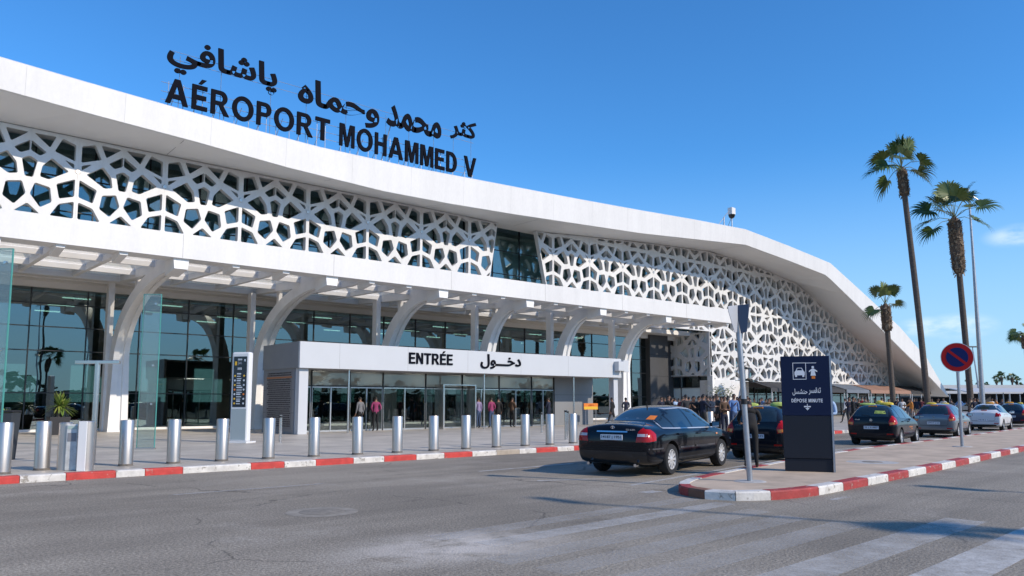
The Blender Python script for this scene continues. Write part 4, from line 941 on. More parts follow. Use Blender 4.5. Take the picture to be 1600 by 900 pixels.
def make_car(label, kind, pm, loc, rz, opts):
    root = thing(opts.get('name', 'parked_car'), label, 'car', (0, 0, 0), 0, opts.get('group'))
    if kind == 'sedan':
        L = 4.82; W = 0.905; wr = 0.325; wb = (-1.42, 1.40)
        st = [(-2.44, .50, .60, .70, .76, .66, .62, .50), (-2.41, .36, .60, .86, .93, .80, .76, .62), (-2.34, .27, .60, .96, 1.06, .87, .80, .64), (-2.18, .22, .62, .97, 1.09, .892, .81, .66), (-1.85, .20, .64, .965, 1.10, W, .83, .66),
              (-1.62, .20, .65, .96, 1.12, W, .845, .62), (-1.25, .20, .65, .96, 1.28, W, .86, .60), (-.85, .20, .65, .955, 1.425, W, .865, .585), (-.3, .20, .65, .945, 1.475, W, .87, .60), (.25, .20, .65, .935, 1.46, W, .87, .60), (.62, .20, .65, .925, 1.40, W, .865, .60),
              (1.05, .20, .65, .92, 1.18, W, .86, .64), (1.32, .20, .65, .91, 1.02, W, .85, .70), (1.5, .20, .64, .90, .985, W, .845, .70), (1.95, .21, .62, .82, .92, .89, .80, .66), (2.22, .24, .58, .70, .80, .84, .74, .58), (2.36, .30, .52, .60, .66, .74, .64, .5), (2.41, .38, .48, .54, .57, .6, .5, .4)]
        side_win = [[(-1.60, .995), (-1.42, 1.17), (-1.16, 1.30), (-1.16, .985)], [(-1.12, .985), (-1.12, 1.315), (-.85, 1.365), (-.3, 1.385), (-.27, .975)], [(-.20, .97), (-.22, 1.385), (.3, 1.36), (.55, 1.30), (1.0, 1.055), (1.0, .955)]]
        trim = [(-1.66, .98), (-1.47, 1.17), (-1.15, 1.32), (-.85, 1.375), (-.25, 1.397), (.30, 1.372), (.56, 1.315), (1.06, 1.055), (1.06, .94)]
        CH2 = mat('satin_trim', (0.62, 0.62, 0.63), .3, .5)
        rear_win = [(-.62, 1.13), (.62, 1.13), (.60, 1.22), (.50, 1.39), (-.50, 1.39), (-.60, 1.22)]; front_win = [(-.66, 1.06), (.66, 1.06), (.54, 1.40), (-.54, 1.40)]
        tail = [(.56, .71), (.60, .92), (.66, 1.0), (.87, .985), (.885, .72)]; tside = [(-2.42, .72), (-2.42, .98), (-2.2, .96), (-2.12, .87), (-2.16, .74)]
        plate_z, deck = .80, (.93)
        doors = [(-1.22, -.24, .98), (-.24, .98, .97)]; handle = [(-1.03, .845), (.0, .835)]
    elif kind == 'hatch':
        L = 4.05; W = 0.87; wr = 0.305; wb = (-1.28, 1.22)
        st = [(-2.03, .46, .60, .76, .84, .66, .60, .5), (-2.01, .32, .62, .92, 1.0, .80, .74, .6), (-1.95, .26, .64, .98, 1.16, .85, .78, .61), (-1.86, .23, .65, .985, 1.32, .865, .80, .60), (-1.7, .21, .66, .98, 1.455, W, .81, .59), (-1.4, .20, .66, .97, 1.51, W, .82, .59), (-.7, .20, .66, .96, 1.535, W, .825, .60),
              (-.1, .20, .66, .95, 1.52, W, .825, .60), (.35, .20, .66, .94, 1.45, W, .82, .60), (.8, .20, .66, .935, 1.22, W, .82, .63), (1.12, .20, .65, .93, 1.05, W, .81, .68), (1.3, .20, .64, .91, 1.0, W, .80, .68), (1.62, .21, .62, .83, .93, .85, .77, .63), (1.85, .25, .58, .70, .80, .79, .70, .55), (1.98, .30, .52, .6, .68, .7, .6, .48), (2.02, .38, .48, .54, .58, .56, .48, .38)]
        side_win = [[(-1.72, 1.06), (-1.55, 1.32), (-1.32, 1.37), (-1.24, 1.02)], [(-1.18, 1.01), (-1.22, 1.385), (-.42, 1.425), (-.38, .985)], [(-.30, .98), (-.34, 1.425), (.15, 1.39), (.8, 1.06), (.8, .965)]]
        trim = None
        rear_win = [(-.60, 1.06), (.60, 1.06), (.56, 1.25), (.50, 1.42), (-.50, 1.42), (-.56, 1.25)]; front_win = [(-.62, 1.1), (.62, 1.1), (.54, 1.45), (-.54, 1.45)]
        tail = [(.63, .74), (.60, .86), (.66, 1.02), (.84, 1.06), (.86, .78)]; tside = [(-2.02, .78), (-2.0, 1.02), (-1.86, 1.10), (-1.74, 1.0), (-1.84, .80)]
        plate_z, deck = .66, .9
        doors = [(-1.25, -.34, .98), (-.34, .86, .97)]; handle = [(-1.0, .87), (-.12, .86)]
    else:   # small three-box car
        L = 4.28; W = 0.87; wr = 0.30; wb = (-1.28, 1.30)
        st = [(-2.17, .46, .60, .74, .80, .66, .62, .5), (-2.15, .32, .62, .90, .98, .80, .76, .6), (-2.09, .25, .64, 1.0, 1.08, .85, .79, .62), (-1.9, .22, .65, 1.0, 1.10, .866, .80, .63), (-1.58, .20, .66, .985, 1.13, W, .81, .61), (-1.2, .20, .66, .98, 1.33, W, .82, .59), (-.85, .20, .66, .97, 1.47, W, .825, .59), (-.3, .20, .66, .96, 1.525, W, .825, .60),
              (.2, .20, .66, .95, 1.50, W, .825, .60), (.55, .20, .66, .94, 1.42, W, .82, .60), (.95, .20, .66, .935, 1.2, W, .82, .63), (1.25, .20, .65, .93, 1.05, W, .81, .68), (1.42, .20, .64, .91, 1.01, W, .80, .68), (1.78, .21, .62, .83, .93, .85, .77, .63), (2.0, .25, .58, .70, .80, .79, .70, .55), (2.1, .30, .52, .6, .68, .7, .6, .48), (2.14, .38, .48, .54, .58, .56, .48, .38)]
        side_win = [[(-1.50, 1.03), (-1.34, 1.2), (-1.12, 1.33), (-1.1, 1.01)], [(-1.05, 1.01), (-1.06, 1.355), (-.8, 1.395), (-.28, 1.425), (-.24, .985)], [(-.16, .98), (-.2, 1.425), (.35, 1.39), (.95, 1.07), (.95, .965)]]
        trim = None
        rear_win = [(-.60, 1.16), (.60, 1.16), (.57, 1.25), (.49, 1.43), (-.49, 1.43), (-.57, 1.25)]; front_win = [(-.62, 1.1), (.62, 1.1), (.54, 1.45), (-.54, 1.45)]
        tail = [(.58, .78), (.62, 1.0), (.84, 1.02), (.855, .80)]; tside = [(-2.15, .80), (-2.13, 1.0), (-1.95, 1.03), (-1.9, .94), (-1.98, .82)]
        plate_z, deck = .60, .9
        doors = [(-1.12, -.2, .98), (-.2, .98, .97)]; handle = [(-.9, .88), (.02, .87)]
    me, bvh = car_body(st, pm, wb, wr)
    bo = bpy.data.objects.new('body', me); C.objects.link(bo); attach(bo, root)
    S = Skin(bvh, L); xr = st[0][0]
    # glass
    for v in 'LR':
        if trim:
            t = MB(); S.line(t, v, trim, .026, CH2, .008); S.line(t, v, [trim[0], (trim[0][0] + .5, .968), (.3, .948), trim[-1]], .024, CH2, .008); t.build('window_trim', bo, smooth=40)
        for p in side_win:
            g = MB(); S.patch(g, v, p, CARGL, .004); g.build('side_window', root, smooth=60, fix=False)
        t = MB()
        for x0, x1, zt in doors:
            for x in (x0, x1): S.line(t, v, [(x, .30), (x, .62), (x + (.02), zt - .03)], .010, SEAMB, .0025)
        S.line(t, v, [(doors[0][0], .285), (doors[-1][1], .285)], .010, SEAMB, .0025); t.build('door_seam', bo, fix=False)
        for x, z in handle:
            h = S.cast(v, x, z)
            if h: q = MB(); q.obox(h[0] + h[1] * .02, (.2, .03, .032), 0, pm); q.build('door_handle', root, bevel=.008)
        if kind == 'sedan':
            q = MB()
            for x0, x1 in ((-1.14, -.3), (-.18, .92)): S.line(q, v, [(x0, .565), (x1, .56)], .035, mat('side_moulding', (0.05, 0.055, 0.065), .25, coat=.5), .012)
            S.line(q, v, [(-2.38, .575), (-1.86, .575)], .03, mat('side_moulding', (0, 0, 0)), .01); q.build('side_moulding', root, smooth=40)
            q = MB(); S.patch(q, v, [(1.02, .78), (1.02, .815), (1.12, .81), (1.12, .78)], AMBER, .008, 1); q.build('side_indicator', root)
        else:
            q = MB(); S.line(q, v, [(-.92, .36), (.82, .36)], .05, BLACK, .006); q.build('sill', root, smooth=40)
        s = 1 if v == 'L' else -1
        q = MB(); mx = doors[-1][1] - .16; q.tube([(mx, s * .84, 1.0), (mx - .01, s * .93, 1.015)], [.05, .04], pm, 8); 
        q.add([(mx + dx, s * (.90 + dy), 1.0 + dz) for dx, dy, dz in ((-.05, 0, -.06), (-.05, .2, -.05), (-.05, .21, .08), (-.05, .0, .09), (.05, .02, -.04), (.04, .17, -.03), (.04, .17, .06), (.05, .02, .07))], [(0,1,2,3), (4,7,6,5), (0,4,5,1), (1,5,6,2), (2,6,7,3), (3,7,4,0)], pm)
        mo = q.build('wing_mirror', root, bevel=.015); 
        q = MB(); q.add([(mx - .056, s * (.90 + dy), 1.0 + dz) for dy, dz in ((.02, -.045), (.18, -.035), (.185, .06), (.02, .07))], [(0,1,2,3)], mat('mirror_glass', (.5, .55, .6), .03, 1)); q.build('mirror_glass', mo)
    g = MB(); S.patch(g, 'B', rear_win, CARGL, .004, 5); g.build('rear_window', root, smooth=60, fix=False)
    g = MB(); S.patch(g, 'F', front_win, CARGL, .004, 5); g.build('windscreen', root, smooth=60, fix=False)
    # lights
    for s in (1, -1):
        q = MB(); p = [(y * s, z) for y, z in tail]; S.patch(q, 'B', p, TAILR, .008, 4)
        zm = sum(z for _, z in tail) / len(tail); ys = [y for y, _ in tail]
        if kind == 'sedan': S.patch(q, 'B', [(s*(min(ys)+.03), zm - .045), (s*(min(ys)+.03), zm + .01), (s*.86, zm + .01), (s*.86, zm - .045)], TAILC, .011, 3)
        elif kind == 'hatch': S.patch(q, 'B', [(s*.65, .76), (s*.63, .85), (s*.83, .86), (s*.84, .80)], AMBER, .011, 3)
        S.patch(q, 'L' if s > 0 else 'R', tside, TAILR, .009, 4); q.build('tail_light', root, smooth=50, fix=False)
        q = MB(); S.patch(q, 'F', [(s*.44, .60), (s*.46, .70), (s*.74, .76), (s*.78, .64)], TAILC, .008, 3); q.build('headlight', root, smooth=50, fix=False)
        if kind != 'sedan': q = MB(); S.patch(q, 'B', [(s*.52, .40), (s*.52, .45), (s*.74, .45), (s*.74, .41)], TAILR, .006, 2); q.build('bumper_reflector', root, fix=False)
    # boot lid outline, plate, badges
    q = MB(); wl = .55 if kind == 'sedan' else .58; zb_ = .61 if kind == 'sedan' else .56
    S.line(q, 'B', [(-wl, deck), (-wl, zb_ + .06), (-wl + .06, zb_), (wl - .06, zb_), (wl, zb_ + .06), (wl, deck)], .011, SEAMB, .003); S.line(q, 'B', [(-.8, .56), (.8, .56)] if kind == 'sedan' else [(-.78, .535), (.78, .535)], .009, SEAMB, .003); q.build('boot_seam', bo, fix=False)
    if kind == 'sedan':
        q = MB(); S.line(q, 'B', [(-.36, .915), (.36, .915)], .028, CHROME, .014); q.build('boot_chrome_strip', root, smooth=40)
        h = S.cast('B', 0, .995); q = MB(); emblem(q, (h[0].x - .008, 0, .985), .052, CHROME); q.build('badge', root)
        q = MB()
        for y, t_ in ((-.42, 'CD 2.20 I'),): 
            v_, f_ = text_geo(t_, 1, .03, .01, (.2, .034)); h = S.cast('B', y, .95); q.add([(h[0].x - .006 + p.y * .1, y + .1 - p.x, .945 + p.z) for p in v_], f_, CHROME)
        q.build('boot_lettering', root, fix=False)
        q = MB(); S.patch(q, 'B', [(-.78, .30), (-.78, .52), (.78, .52), (.78, .30)], mat('bumper_sheen', (0.010, 0.011, 0.014), .25, coat=.4), .010, 5); q.build('rear_bumper', root, smooth=60, fix=False)
        for s in (1, -1): MB().tube([(-2.36, s*.55, .25), (-2.46, s*.55, .245)], .035, CHROME, 10).build('exhaust_pipe', root, smooth=40)
    else:
        h = S.cast('B', 0, .92); q = MB(); emblem(q, (h[0].x - .008, 0, .93), .05, CHROME); q.build('badge', root)
        q = MB(); v_, f_ = text_geo('TAXI' if opts.get('taxi') and 0 else 'CLM', 1, .03, .01, (.15, .04)); h = S.cast('B', .5, .93); q.add([(h[0].x - .006 + p.y * .1, .55 - p.x, .93 + p.z) for p in v_], f_, CHROME); q.build('boot_lettering', root, fix=False)
        q = MB(); S.patch(q, 'B', [(-.7, .26), (-.7, .36), (.7, .36), (.7, .26)], BLACK, .008, 4); q.build('rear_bumper', root, smooth=60, fix=False)
    h = S.cast('B', 0, plate_z); q = MB(); px = h[0].x - .012; q.box(px, px + .014, -.26, .26, plate_z - .057, plate_z + .057, PLATE); po = q.build('number_plate', root, bevel=.004)
    q = MB(); v_, f_ = text_geo(opts['plate'], 1, .02, .012, (.46, .072)); q.add([(px - .002 + p.y * .1, .23 - p.x, plate_z - .036 + p.z) for p in v_], f_, LETTER); q.build('plate_number', po, fix=False)
    if kind != 'sedan': q = MB(); h = S.cast('B', 0, 1.43 if kind == 'hatch' else 1.12); q.box(h[0].x - .03, h[0].x + .02, -.14, .14, h[0].z - .01, h[0].z + .035, AMBER if kind == 'hatch' else TAILR); q.build('brake_lamp', root, bevel=.006)
    if opts.get('wiper'): q = MB(); S.line(q, 'B', [(.05, 1.08), (.34, 1.12)], .02, BLACK, .02); q.build('wiper', root)
    if opts.get('antenna'): q = MB(); h = S.cast('T', -.75, 0); z = h[0].z; q.tube([(-.75, 0, z - .01), (-.78, 0, z + .06), (-.80, 0, z + .12)], [.02, .012, .016], BLACK, 6); q.build('antenna', root)
    if opts.get('sticker'):
        q = MB(); y, z, w, hh, mm = opts['sticker']; S.patch(q, 'B', [(y-w, z-hh), (y+w, z-hh*.8), (y+w*.9, z+hh), (y-w*.8, z+hh*.8)], mm, .008, 2); q.build('sticker', root, fix=False)
    if opts.get('roof'):
        for (x, y, l, w, hh, mm) in opts['roof']:
            h = S.cast('T', x, y); z = h[0].z - .01; q = MB()
            pr = [(-.5, 0), (-.46, .5), (-.25, .9), (0, 1), (.25, .86), (.46, .45), (.5, 0)]
            vs = []; 
            for u in (-.5, -.3, .3, .5):
                k = .72 if abs(u) > .4 else 1
                for a, b in pr: vs.append((x + a * w * k * .8, y + u * l * .75, z + b * hh * k * .85))
            fs = []
            for i in range(3):
                for j in range(6): fs.append((i*7+j, i*7+j+1, (i+1)*7+j+1, (i+1)*7+j))
            fs += [tuple(range(7)), tuple(range(21, 28))]; q.add(vs, fs, mm); q.build('taxi_sign', root, smooth=50)
    for x in wb:
        for s in (1, -1): wheel_at(root, x, s * (W - .115), wr, s, opts.get('spokes', 8), None)
    # underbody pan and axle
    q = MB(); q.box(wb[0] - .3, wb[1] + .3, -.55, .55, .17, .3, BLACK); q.build('underbody', root)
    # lettering on the near door
    if opts.get('door_text'):
        q = MB(); S.line(q, 'R', [(-.1, .66), (.45, .655)], .05, mat('door_decal', (0.35, .11, .03), .5), .005); S.line(q, 'R', [(.15, .58), (.45, .575)], .035, mat('door_decal', (0, 0, 0)), .005); q.build('door_decal', root)
    k_ = opts.get('scale', 1); root.scale = (k_, k_, k_); root.rotation_euler = (0, 0, rz)
    # origin of the stations is mid-car; loc is the middle of the rear bumper
    off = Matrix.Rotation(rz, 3, 'Z') @ Vector((-xr * k_, 0, 0)); root.location = Vector(loc) + off
    return root
BLK = paint('paint_black', (0.006, 0.007, 0.010), .12); BLK2 = paint('paint_black_dusty', (0.009, 0.011, 0.016), .2); GREY = paint('paint_grey', (0.20, 0.215, 0.235), .25, .5); WHT = paint('paint_white', (0.62, 0.63, 0.65), .25); MAROON = paint('paint_maroon', (0.13, 0.012, 0.022), .2); BLUD = paint('paint_dark_blue', (0.012, 0.018, 0.045), .2)
TX = mat('taxi_yellow', (0.78, 0.58, 0.06), .45, var=.1, scale=9); TXG = mat('taxi_green_yellow', (0.50, 0.58, 0.12), .45, var=.35, scale=7)
G = 'cars waiting in the drop-off lane'
make_car('large black saloon with chrome window trim and red tail lights, nearest car', 'sedan', BLK, (12.75, 11.3, 0), R(12.5), dict(plate='14187 | 1951', antenna=1, spokes=11, scale=1.045, sticker=(-.42, 1.19, .085, .045, ORANGE), group=G))
make_car('black hatchback with green and yellow roof signs half hidden by the navy sign', 'hatch', BLK2, (19.2, 11.75, 0), R(11), dict(plate='10518 | 171', wiper=1, roof=[(-1.15, .42, .55, .38, .13, TXG), (-1.1, -.35, .5, .36, .13, TXG)], group=G, spokes=8))
make_car('black taxi hatchback with yellow roof signs and a yellow window scrawl', 'hatch', BLK2, (28.9, 12.85, 0), R(9.5), dict(plate='32 | 51807', wiper=1, roof=[(-1.2, .3, .7, .35, .09, TXG), (-1.0, -.32, .6, .4, .12, TX), (-.3, .1, .3, .2, .18, TX)], sticker=(-.3, 1.22, .2, .06, TXG), group=G, door_text=1))
c4 = make_car('silver grey hatchback with maroon roof behind the no parking sign pole', 'hatch', GREY, (37.2, 13.75, 0), R(8.5), dict(plate='60417 | 65', roof=[(-1.0, .25, .5, .35, .1, TX), (.1, -.1, .4, .3, .12, TX)], group=G, door_text=1))
make_car('white four door saloon taxi with orange roof sign', 'three_box', WHT, (48.3, 15.25, 0), R(8), dict(plate='7318 | 1', roof=[(-.4, -.1, .55, .28, .13, mat('taxi_orange', (0.8, .35, .03), .45))], group=G, spokes=7))
make_car('dark blue hatchback cut off by the right edge of the photo', 'hatch', BLUD, (57.8, 16.6, 0), R(8), dict(plate='58112 | 26', roof=[(-.8, .2, .6, .3, .12, mat('taxi_orange', (0, 0, 0))), (-.8, -.4, .4, .3, .1, TX)], group=G))
# maroon roof skin of the silver hatchback
for k in c4.children:
    if k.name.startswith('body'):
        me = k.data; me.materials.append(MAROON)
        for p in me.polygons:
            if p.center.z > 1.03 and (p.center.z > 1.36 or abs(p.center.y) > .45) and p.material_index == 0: p.material_index = len(me.materials) - 1
# ================================================================== STREET FURNITURE
def bollard_mesh():
    q = MB(); r = .152; q.lathe([(r, 0.14), (r, 1.165), (r - .012, 1.19), (0, 1.195)], (0, 0, -.14), STEEL, 28); q.lathe([(r + .004, .0), (r + .004, .05)], (0, 0, .005), mat('bollard_grime', (.16, .14, .12), .8, var=.4, scale=14), 28, caps=False); q.lathe([(r + .03, 0), (r + .03, .012), (r, .014)], (0, 0, 0), mat('sealant', (.25, .24, .22), .8), 28, caps=False)
    return q
bol0 = bollard_mesh().build('bollard', smooth=35)
BP = [(2.62, 18.75, 'bollard cut off by the left edge of the photo'), (3.42, 19.3, 'bollard between the dark litter bin and the white post box'), (5.09, 19.3, 'bollard in front of the tall glass blade'), (6.14, 19.3, 'bollard right of the glass blade'),
      (7.29, 19.3, 'bollard in front of the white information kiosk'), (8.5, 19.3, 'bollard before the text covered side wall'), (9.75, 19.25, 'bollard at the left corner of the entrance'), (11.05, 19.2, 'bollard left of the first entrance doors'),
      (12.32, 19.15, 'bollard below the start of the Latin entrance word'), (13.61, 19.15, 'bollard below the Latin entrance word'), (14.88, 19.2, 'bollard at the right of the steel door portal'), (16.16, 19.25, 'bollard below the Arabic entrance word'),
      (17.41, 19.25, 'bollard left of the two men in dark jackets'), (18.57, 19.25, 'bollard by the two men in dark jackets'), (19.8, 19.35, 'bollard just left of the black saloon'), (28.25, 19.4, 'bollard leftmost of the three behind the saloon bonnet'), (29.45, 19.4, 'bollard middle of the three behind the saloon bonnet'), (30.7, 19.5, 'bollard rightmost of the three behind the saloon bonnet')]
for i, (x, y, l) in enumerate(BP):
    o = bol0 if i == 0 else bol0.copy()
    if i: C.objects.link(o)
    o.rotation_euler = (R(random.uniform(-.7, .7)), R(random.uniform(-.7, .7)), random.uniform(0, 6)); o.location = (x, y, 0.135); tag(o, 'brushed steel ' + l, 'bollard', 'steel bollards along the kerb')
# two bollards with a white unit between them
q = MB(); q.lathe([(.14, 0), (.14, 1.0), (.125, 1.02), (0, 1.022)], (0, 0, 0), STEEL, 24)
o = q.build('bollard', smooth=35); o.location = (3.79, 19.05, .14); tag(o, 'brushed steel bollard pressed against the left of a white cabinet', 'bollard', 'steel bollards along the kerb')
t = thing('cabinet', 'small white weathered cabinet standing between two steel bollards', 'cabinet', (3.93, 18.86, .14), R(-40))
q = MB(); q.box(-.13, .13, -.12, .12, 0, .98, mat('weathered_white', (.6, .6, .57), .6, var=.25, scale=6)); q.build('housing', t, bevel=.02)
q = MB(); q.box(-.09, .09, -.128, -.12, .62, .8, mat('grey_slot', (.25, .25, .26), .5)); q.box(-.1, .1, -.126, -.12, .88, .95, mat('pale_green', (.45, .55, .48), .5)); q.build('panel', t)
t = thing('post_box', 'steel column with a white front plate beside the weathered cabinet', 'post', (4.10, 18.62, .14), R(-38))
q = MB(); q.lathe([(.17, 0), (.17, 1.03), (.155, 1.05), (0, 1.052)], (0, 0, 0), STEEL, 24); q.build('column', t, smooth=35)
q = MB(); q.box(-.085, .085, -.185, -.15, 0.0, 1.05, mat('plate_gloss_white', (.78, .78, .77), .4)); q.build('front_plate', t, bevel=.006)
t = thing('post', 'tall steel post with a flat crossbar at its top near the left bollards', 'post', (4.6, 20.2, .14), R(-41))
MB().tube([(0, 0, 0), (0, 0, 2.42)], .065, STEEL2, 16).build('pole', t, smooth=40); MB().box(-.52, .52, -.05, .05, 2.36, 2.44, STEEL2).build('crossbar', t, bevel=.008)
# slim posts further back
for i, (x, y, h, l) in enumerate(((12.28, 26.9, .98, 'slim steel post with black cap in front of the text covered wall'), (11.2, 27.6, 1.05, 'slim steel post half hidden behind a kerb bollard'), (25.5, 27.0, .95, 'slim steel post before the Arabic entrance word'), (21.5, 21.4, 1.15, 'slim post left of the last kerb bollard beside the saloon'), (22.6, 22.4, 1.1, 'slim pale post right of the last kerb bollard beside the saloon'))):
    q = MB(); q.lathe([(.055, 0), (.055, h), (0, h + .01)], (0, 0, 0), STEEL2, 14); q.lathe([(.06, h - .09), (.06, h - .02)], (0, 0, 0), BLACK, 14); o = q.build('slim_post', smooth=35); o.location = (x, y, .14); tag(o, l, 'post', 'slim posts on the forecourt')
# litter bin
t = thing('litter_bin', 'dark grey upright litter bin behind the leftmost bollard', 'litter bin', (3.3, 23.3, .14), R(-35))
q = MB(); q.add([(-.17,-.17,0),(.17,-.17,0),(.17,.17,0),(-.17,.17,0),(-.22,-.22,1.18),(.22,-.22,1.18),(.22,.22,1.18),(-.22,.22,1.18)], [(0,3,2,1),(4,5,6,7),(0,1,5,4),(1,2,6,5),(2,3,7,6),(3,0,4,7)], mat('bin_grey', (.035, .04, .045), .5)); q.build('body', t, bevel=.02)
q = MB(); q.box(-.23, .23, -.23, .23, 1.19, 1.25, BLACK); q.build('lid', t, bevel=.02)
# glass blades
for i, (x, y, rz, l) in enumerate(((7.31, 25.66, R(-41), 'tall clear glass blade standing between the arch column and the bollards'), (2.52, 20.2, R(-41), 'tall clear glass blade cut off by the left edge'))):
    t = thing('glass_blade', l, 'glass panel', (x, y, .14), rz, 'free standing glass blades')
    MB().box(-.27, .27, -.02, .02, .02, 4.85, GLASS_B).build('pane', t)
    q = MB(); q.box(.27, .287, -.022, .022, .02, 4.86, GEDGE); q.box(-.27, .287, -.022, .022, 4.85, 4.865, GEDGE); q.box(-.282, -.27, -.021, .021, .02, 4.86, GEDGE); q.build('edge', t)
    MB().box(-.3, .3, -.07, .07, 0, .05, STEEL2).build('shoe', t, bevel=.006)
    [MB().lathe([(0, -.03), (.035, -.03), (.035, .03), (0, .03)], (.12, 0, z), STEEL2, 10, 'Y').build('fixing', t) for z in (1.4, 2.6, 4.55)]
# information kiosk
t = thing('information_kiosk', 'white information kiosk with a dark display of coloured icons', 'kiosk', (11.0, 27.45, .14), R(-56))
q = MB(); q.box(-.36, .36, -.13, .13, .05, 3.26, mat('kiosk_white', (.74, .74, .73), .3)); q.build('housing', t, bevel=.06)
MB().box(-.46, .46, -.3, .3, 0, .06, mat('kiosk_white', (0, 0, 0))).build('base', t, bevel=.01)
q = MB(); q.box(-.27, .27, -.138, -.13, 1.28, 3.1, mat('display_dark', (.008, .012, .022), .12)); so = q.build('display', t)
MB().box(-.30, .30, -.137, -.13, .12, 1.22, mat('kiosk_grey_glass', (.34, .40, .41), .15)).build('lower_panel', t)
q = MB(); rk = random.Random(4); TL = mat('display_text', (.55, .6, .65), .5)
v, f = text_geo('jea', 1, .004, .02, (.16, .15)); q.add([(-.10 + p.x, -.141, 2.78 + p.z) for p in v], f, TL)
for i in range(4): q.box(-.1 + i * .045, -.075 + i * .045, -.142, -.138, 2.62, 2.7, TL); q.box(-.1 + i*.045, -.07 + i*.045, -.142, -.138, 2.96, 3.02, TL)
for i in range(14):
    z = 2.45 - i * .082; q.box(-.12, -.12 + .14 + .1 * rk.random(), -.142, -.138, z, z + .03 + .02 * (i % 3 == 0), TL)
for i in range(7):
    z = 2.40 - i * .165
    for x, ms in ((-.2, (YEL, TL, YEL, ORANGE, TL, YEL, YEL)), (.17, (YEL, TL, TL, TL, ORANGE, TL, TL))): q.lathe([(0, -.143), (.034, -.143), (.036, -.138)], (x, 0, z), ms[i], 10, 'Y')
q.box(-.22, -.14, -.142, -.138, 2.78, 2.92, YEL); q.box(.16, .22, -.142, -.138, 2.92, 3.0, TL)
q.build('display_content', so)
# planters by the glass wall
t = thing('potted_palm', 'spiky green yucca in a dark tapered pot by the facade glass', 'plant', (7.55, 39.6, .14)); t.scale = (.8, .8, .8)
q = MB(); q.add([(-.38,-.38,0),(.38,-.38,0),(.38,.38,0),(-.38,.38,0),(-.52,-.52,1.0),(.52,-.52,1.0),(.52,.52,1.0),(-.52,.52,1.0),(-.46,-.46,.94),(.46,-.46,.94),(.46,.46,.94),(-.46,.46,.94)], [(0,3,2,1),(0,1,5,4),(1,2,6,5),(2,3,7,6),(3,0,4,7),(4,5,9,8),(5,6,10,9),(6,7,11,10),(7,4,8,11),(8,9,10,11)], mat('pot_dark', (.03, .03, .033), .5)); q.build('pot', t, bevel=.01)
q = MB(); q.tube([(-.05, 0, .9), (.02, 0, 1.3), (.0, .05, 1.6)], [.1, .09, .08], mat('yucca_bark', (.16, .12, .08), .9, var=.3, scale=15), 8); q.tube([(.02, 0, 1.2), (.2, 0, 1.5)], [.07, .06], mat('yucca_bark', (0, 0, 0)), 8); q.build('stem', t)
LEAF = [mat('leaf_yucca_a', (.17, .25, .045), .45), mat('leaf_yucca_b', (.10, .17, .035), .5), mat('leaf_yucca_c', (.26, .30, .06), .5)]
def rosette(q, c, n, L, rng, w=.045, mats=LEAF, lo=-.5):
    for i in range(n):
        a = rng.random() * 6.283; e = rng.uniform(lo, 1.35); l = L * rng.uniform(.75, 1.05); d = Vector((math.cos(a)*math.cos(e), math.sin(a)*math.cos(e), math.sin(e))); s = Vector((-math.sin(a), math.cos(a), 0)) * w
        p = Vector(c); vs = []
        for k, ww in ((0, .6), (.45, 1), (.8, .6), (1, .05)):
            r = p + d * l * k - Vector((0, 0, .28 * l * k * k * math.cos(e))); vs += [r - s * ww, r + s * ww]
        q.add(vs, [(0,1,3,2), (2,3,5,4), (4,5,7,6)], mats[i % len(mats)])
q = MB(); rosette(q, (0, .05, 1.62), 90, .95, random.Random(1)); rosette(q, (.22, 0, 1.5), 60, .8, random.Random(2)); tag(q.build('leaves', t, fix=False), kind=None)
t = thing('planter', 'low pale grey planter with a small green shrub beside the facade glass', 'planter', (5.6, 40.6, .14))
q = MB(); q.lathe([(.50, 0), (.62, .78), (.56, .78), (.54, .7), (0, .7)], (0, 0, 0), mat('planter_pale', (.5, .5, .49), .6), 24); q.build('pot', t, smooth=40)
q = MB(); rosette(q, (0, 0, .7), 70, .6, random.Random(3), .05); q.build('leaves', t, fix=False)
# orange notice by the entrance
t = thing('notice_board', 'small orange and yellow notice board standing at the right end of the entrance', 'notice board', (36.0, 33.6, .14), R(-10))
MB().box(-.55, .55, -.02, .02, .98, 1.38, ORANGE).build('board', t); q = MB(); q.box(-.54, .54, -.026, -.02, 1.0, 1.17, YEL); v, f = text_geo(shape_ar('دخول'), 1, .004, .02, (.45, .14)); q.add([(-.2 + p.x, -.026, 1.2 + p.z) for p in v], f, REDP); q.build('board_print', t, fix=False)
q = MB(); q.tube([(-.4, 0, 0), (-.4, 0, 1.0)], .02, GALV, 6); q.tube([(.4, 0, 0), (.4, 0, 1.0)], .02, GALV, 6); q.build('leg', t)

# navy drop-off totem
t = thing('direction_totem', 'navy drop off totem sign with car and person pictograms on the island', 'sign', (15.66, 8.32, .138), R(-59.5))
H_ = 2.44
MB().box(-.475, .475, -.13, .13, 0, .27, CHAR).build('plinth', t, bevel=.008)
MB().box(-.49, .49, -.15, .15, .275, 1.17, CHAR).build('lower_panel', t, bevel=.008)
fp = MB().box(-.495, .495, -.155, .15, 1.175, H_, NAVY).build('sign_panel', t, bevel=.008)
q = MB(); q.box(.478, .51, -.157, -.10, .0, H_ + .01, GALV); q.box(.496, .52, -.10, .14, .0, H_ + .005, mat('totem_side', (.20, .24, .30), .4, .3)); q.build('edge_profile', t)
q = MB(); Y0 = -.160
def fr(x0, x1, z0, z1, w, m):
    q.box(x0, x1, Y0, Y0 + .004, z1 - w, z1, m); q.box(x0, x1, Y0, Y0 + .004, z0, z0 + w, m); q.box(x0, x0 + w, Y0, Y0 + .004, z0 + w, z1 - w, m); q.box(x1 - w, x1, Y0, Y0 + .004, z0 + w, z1 - w, m)
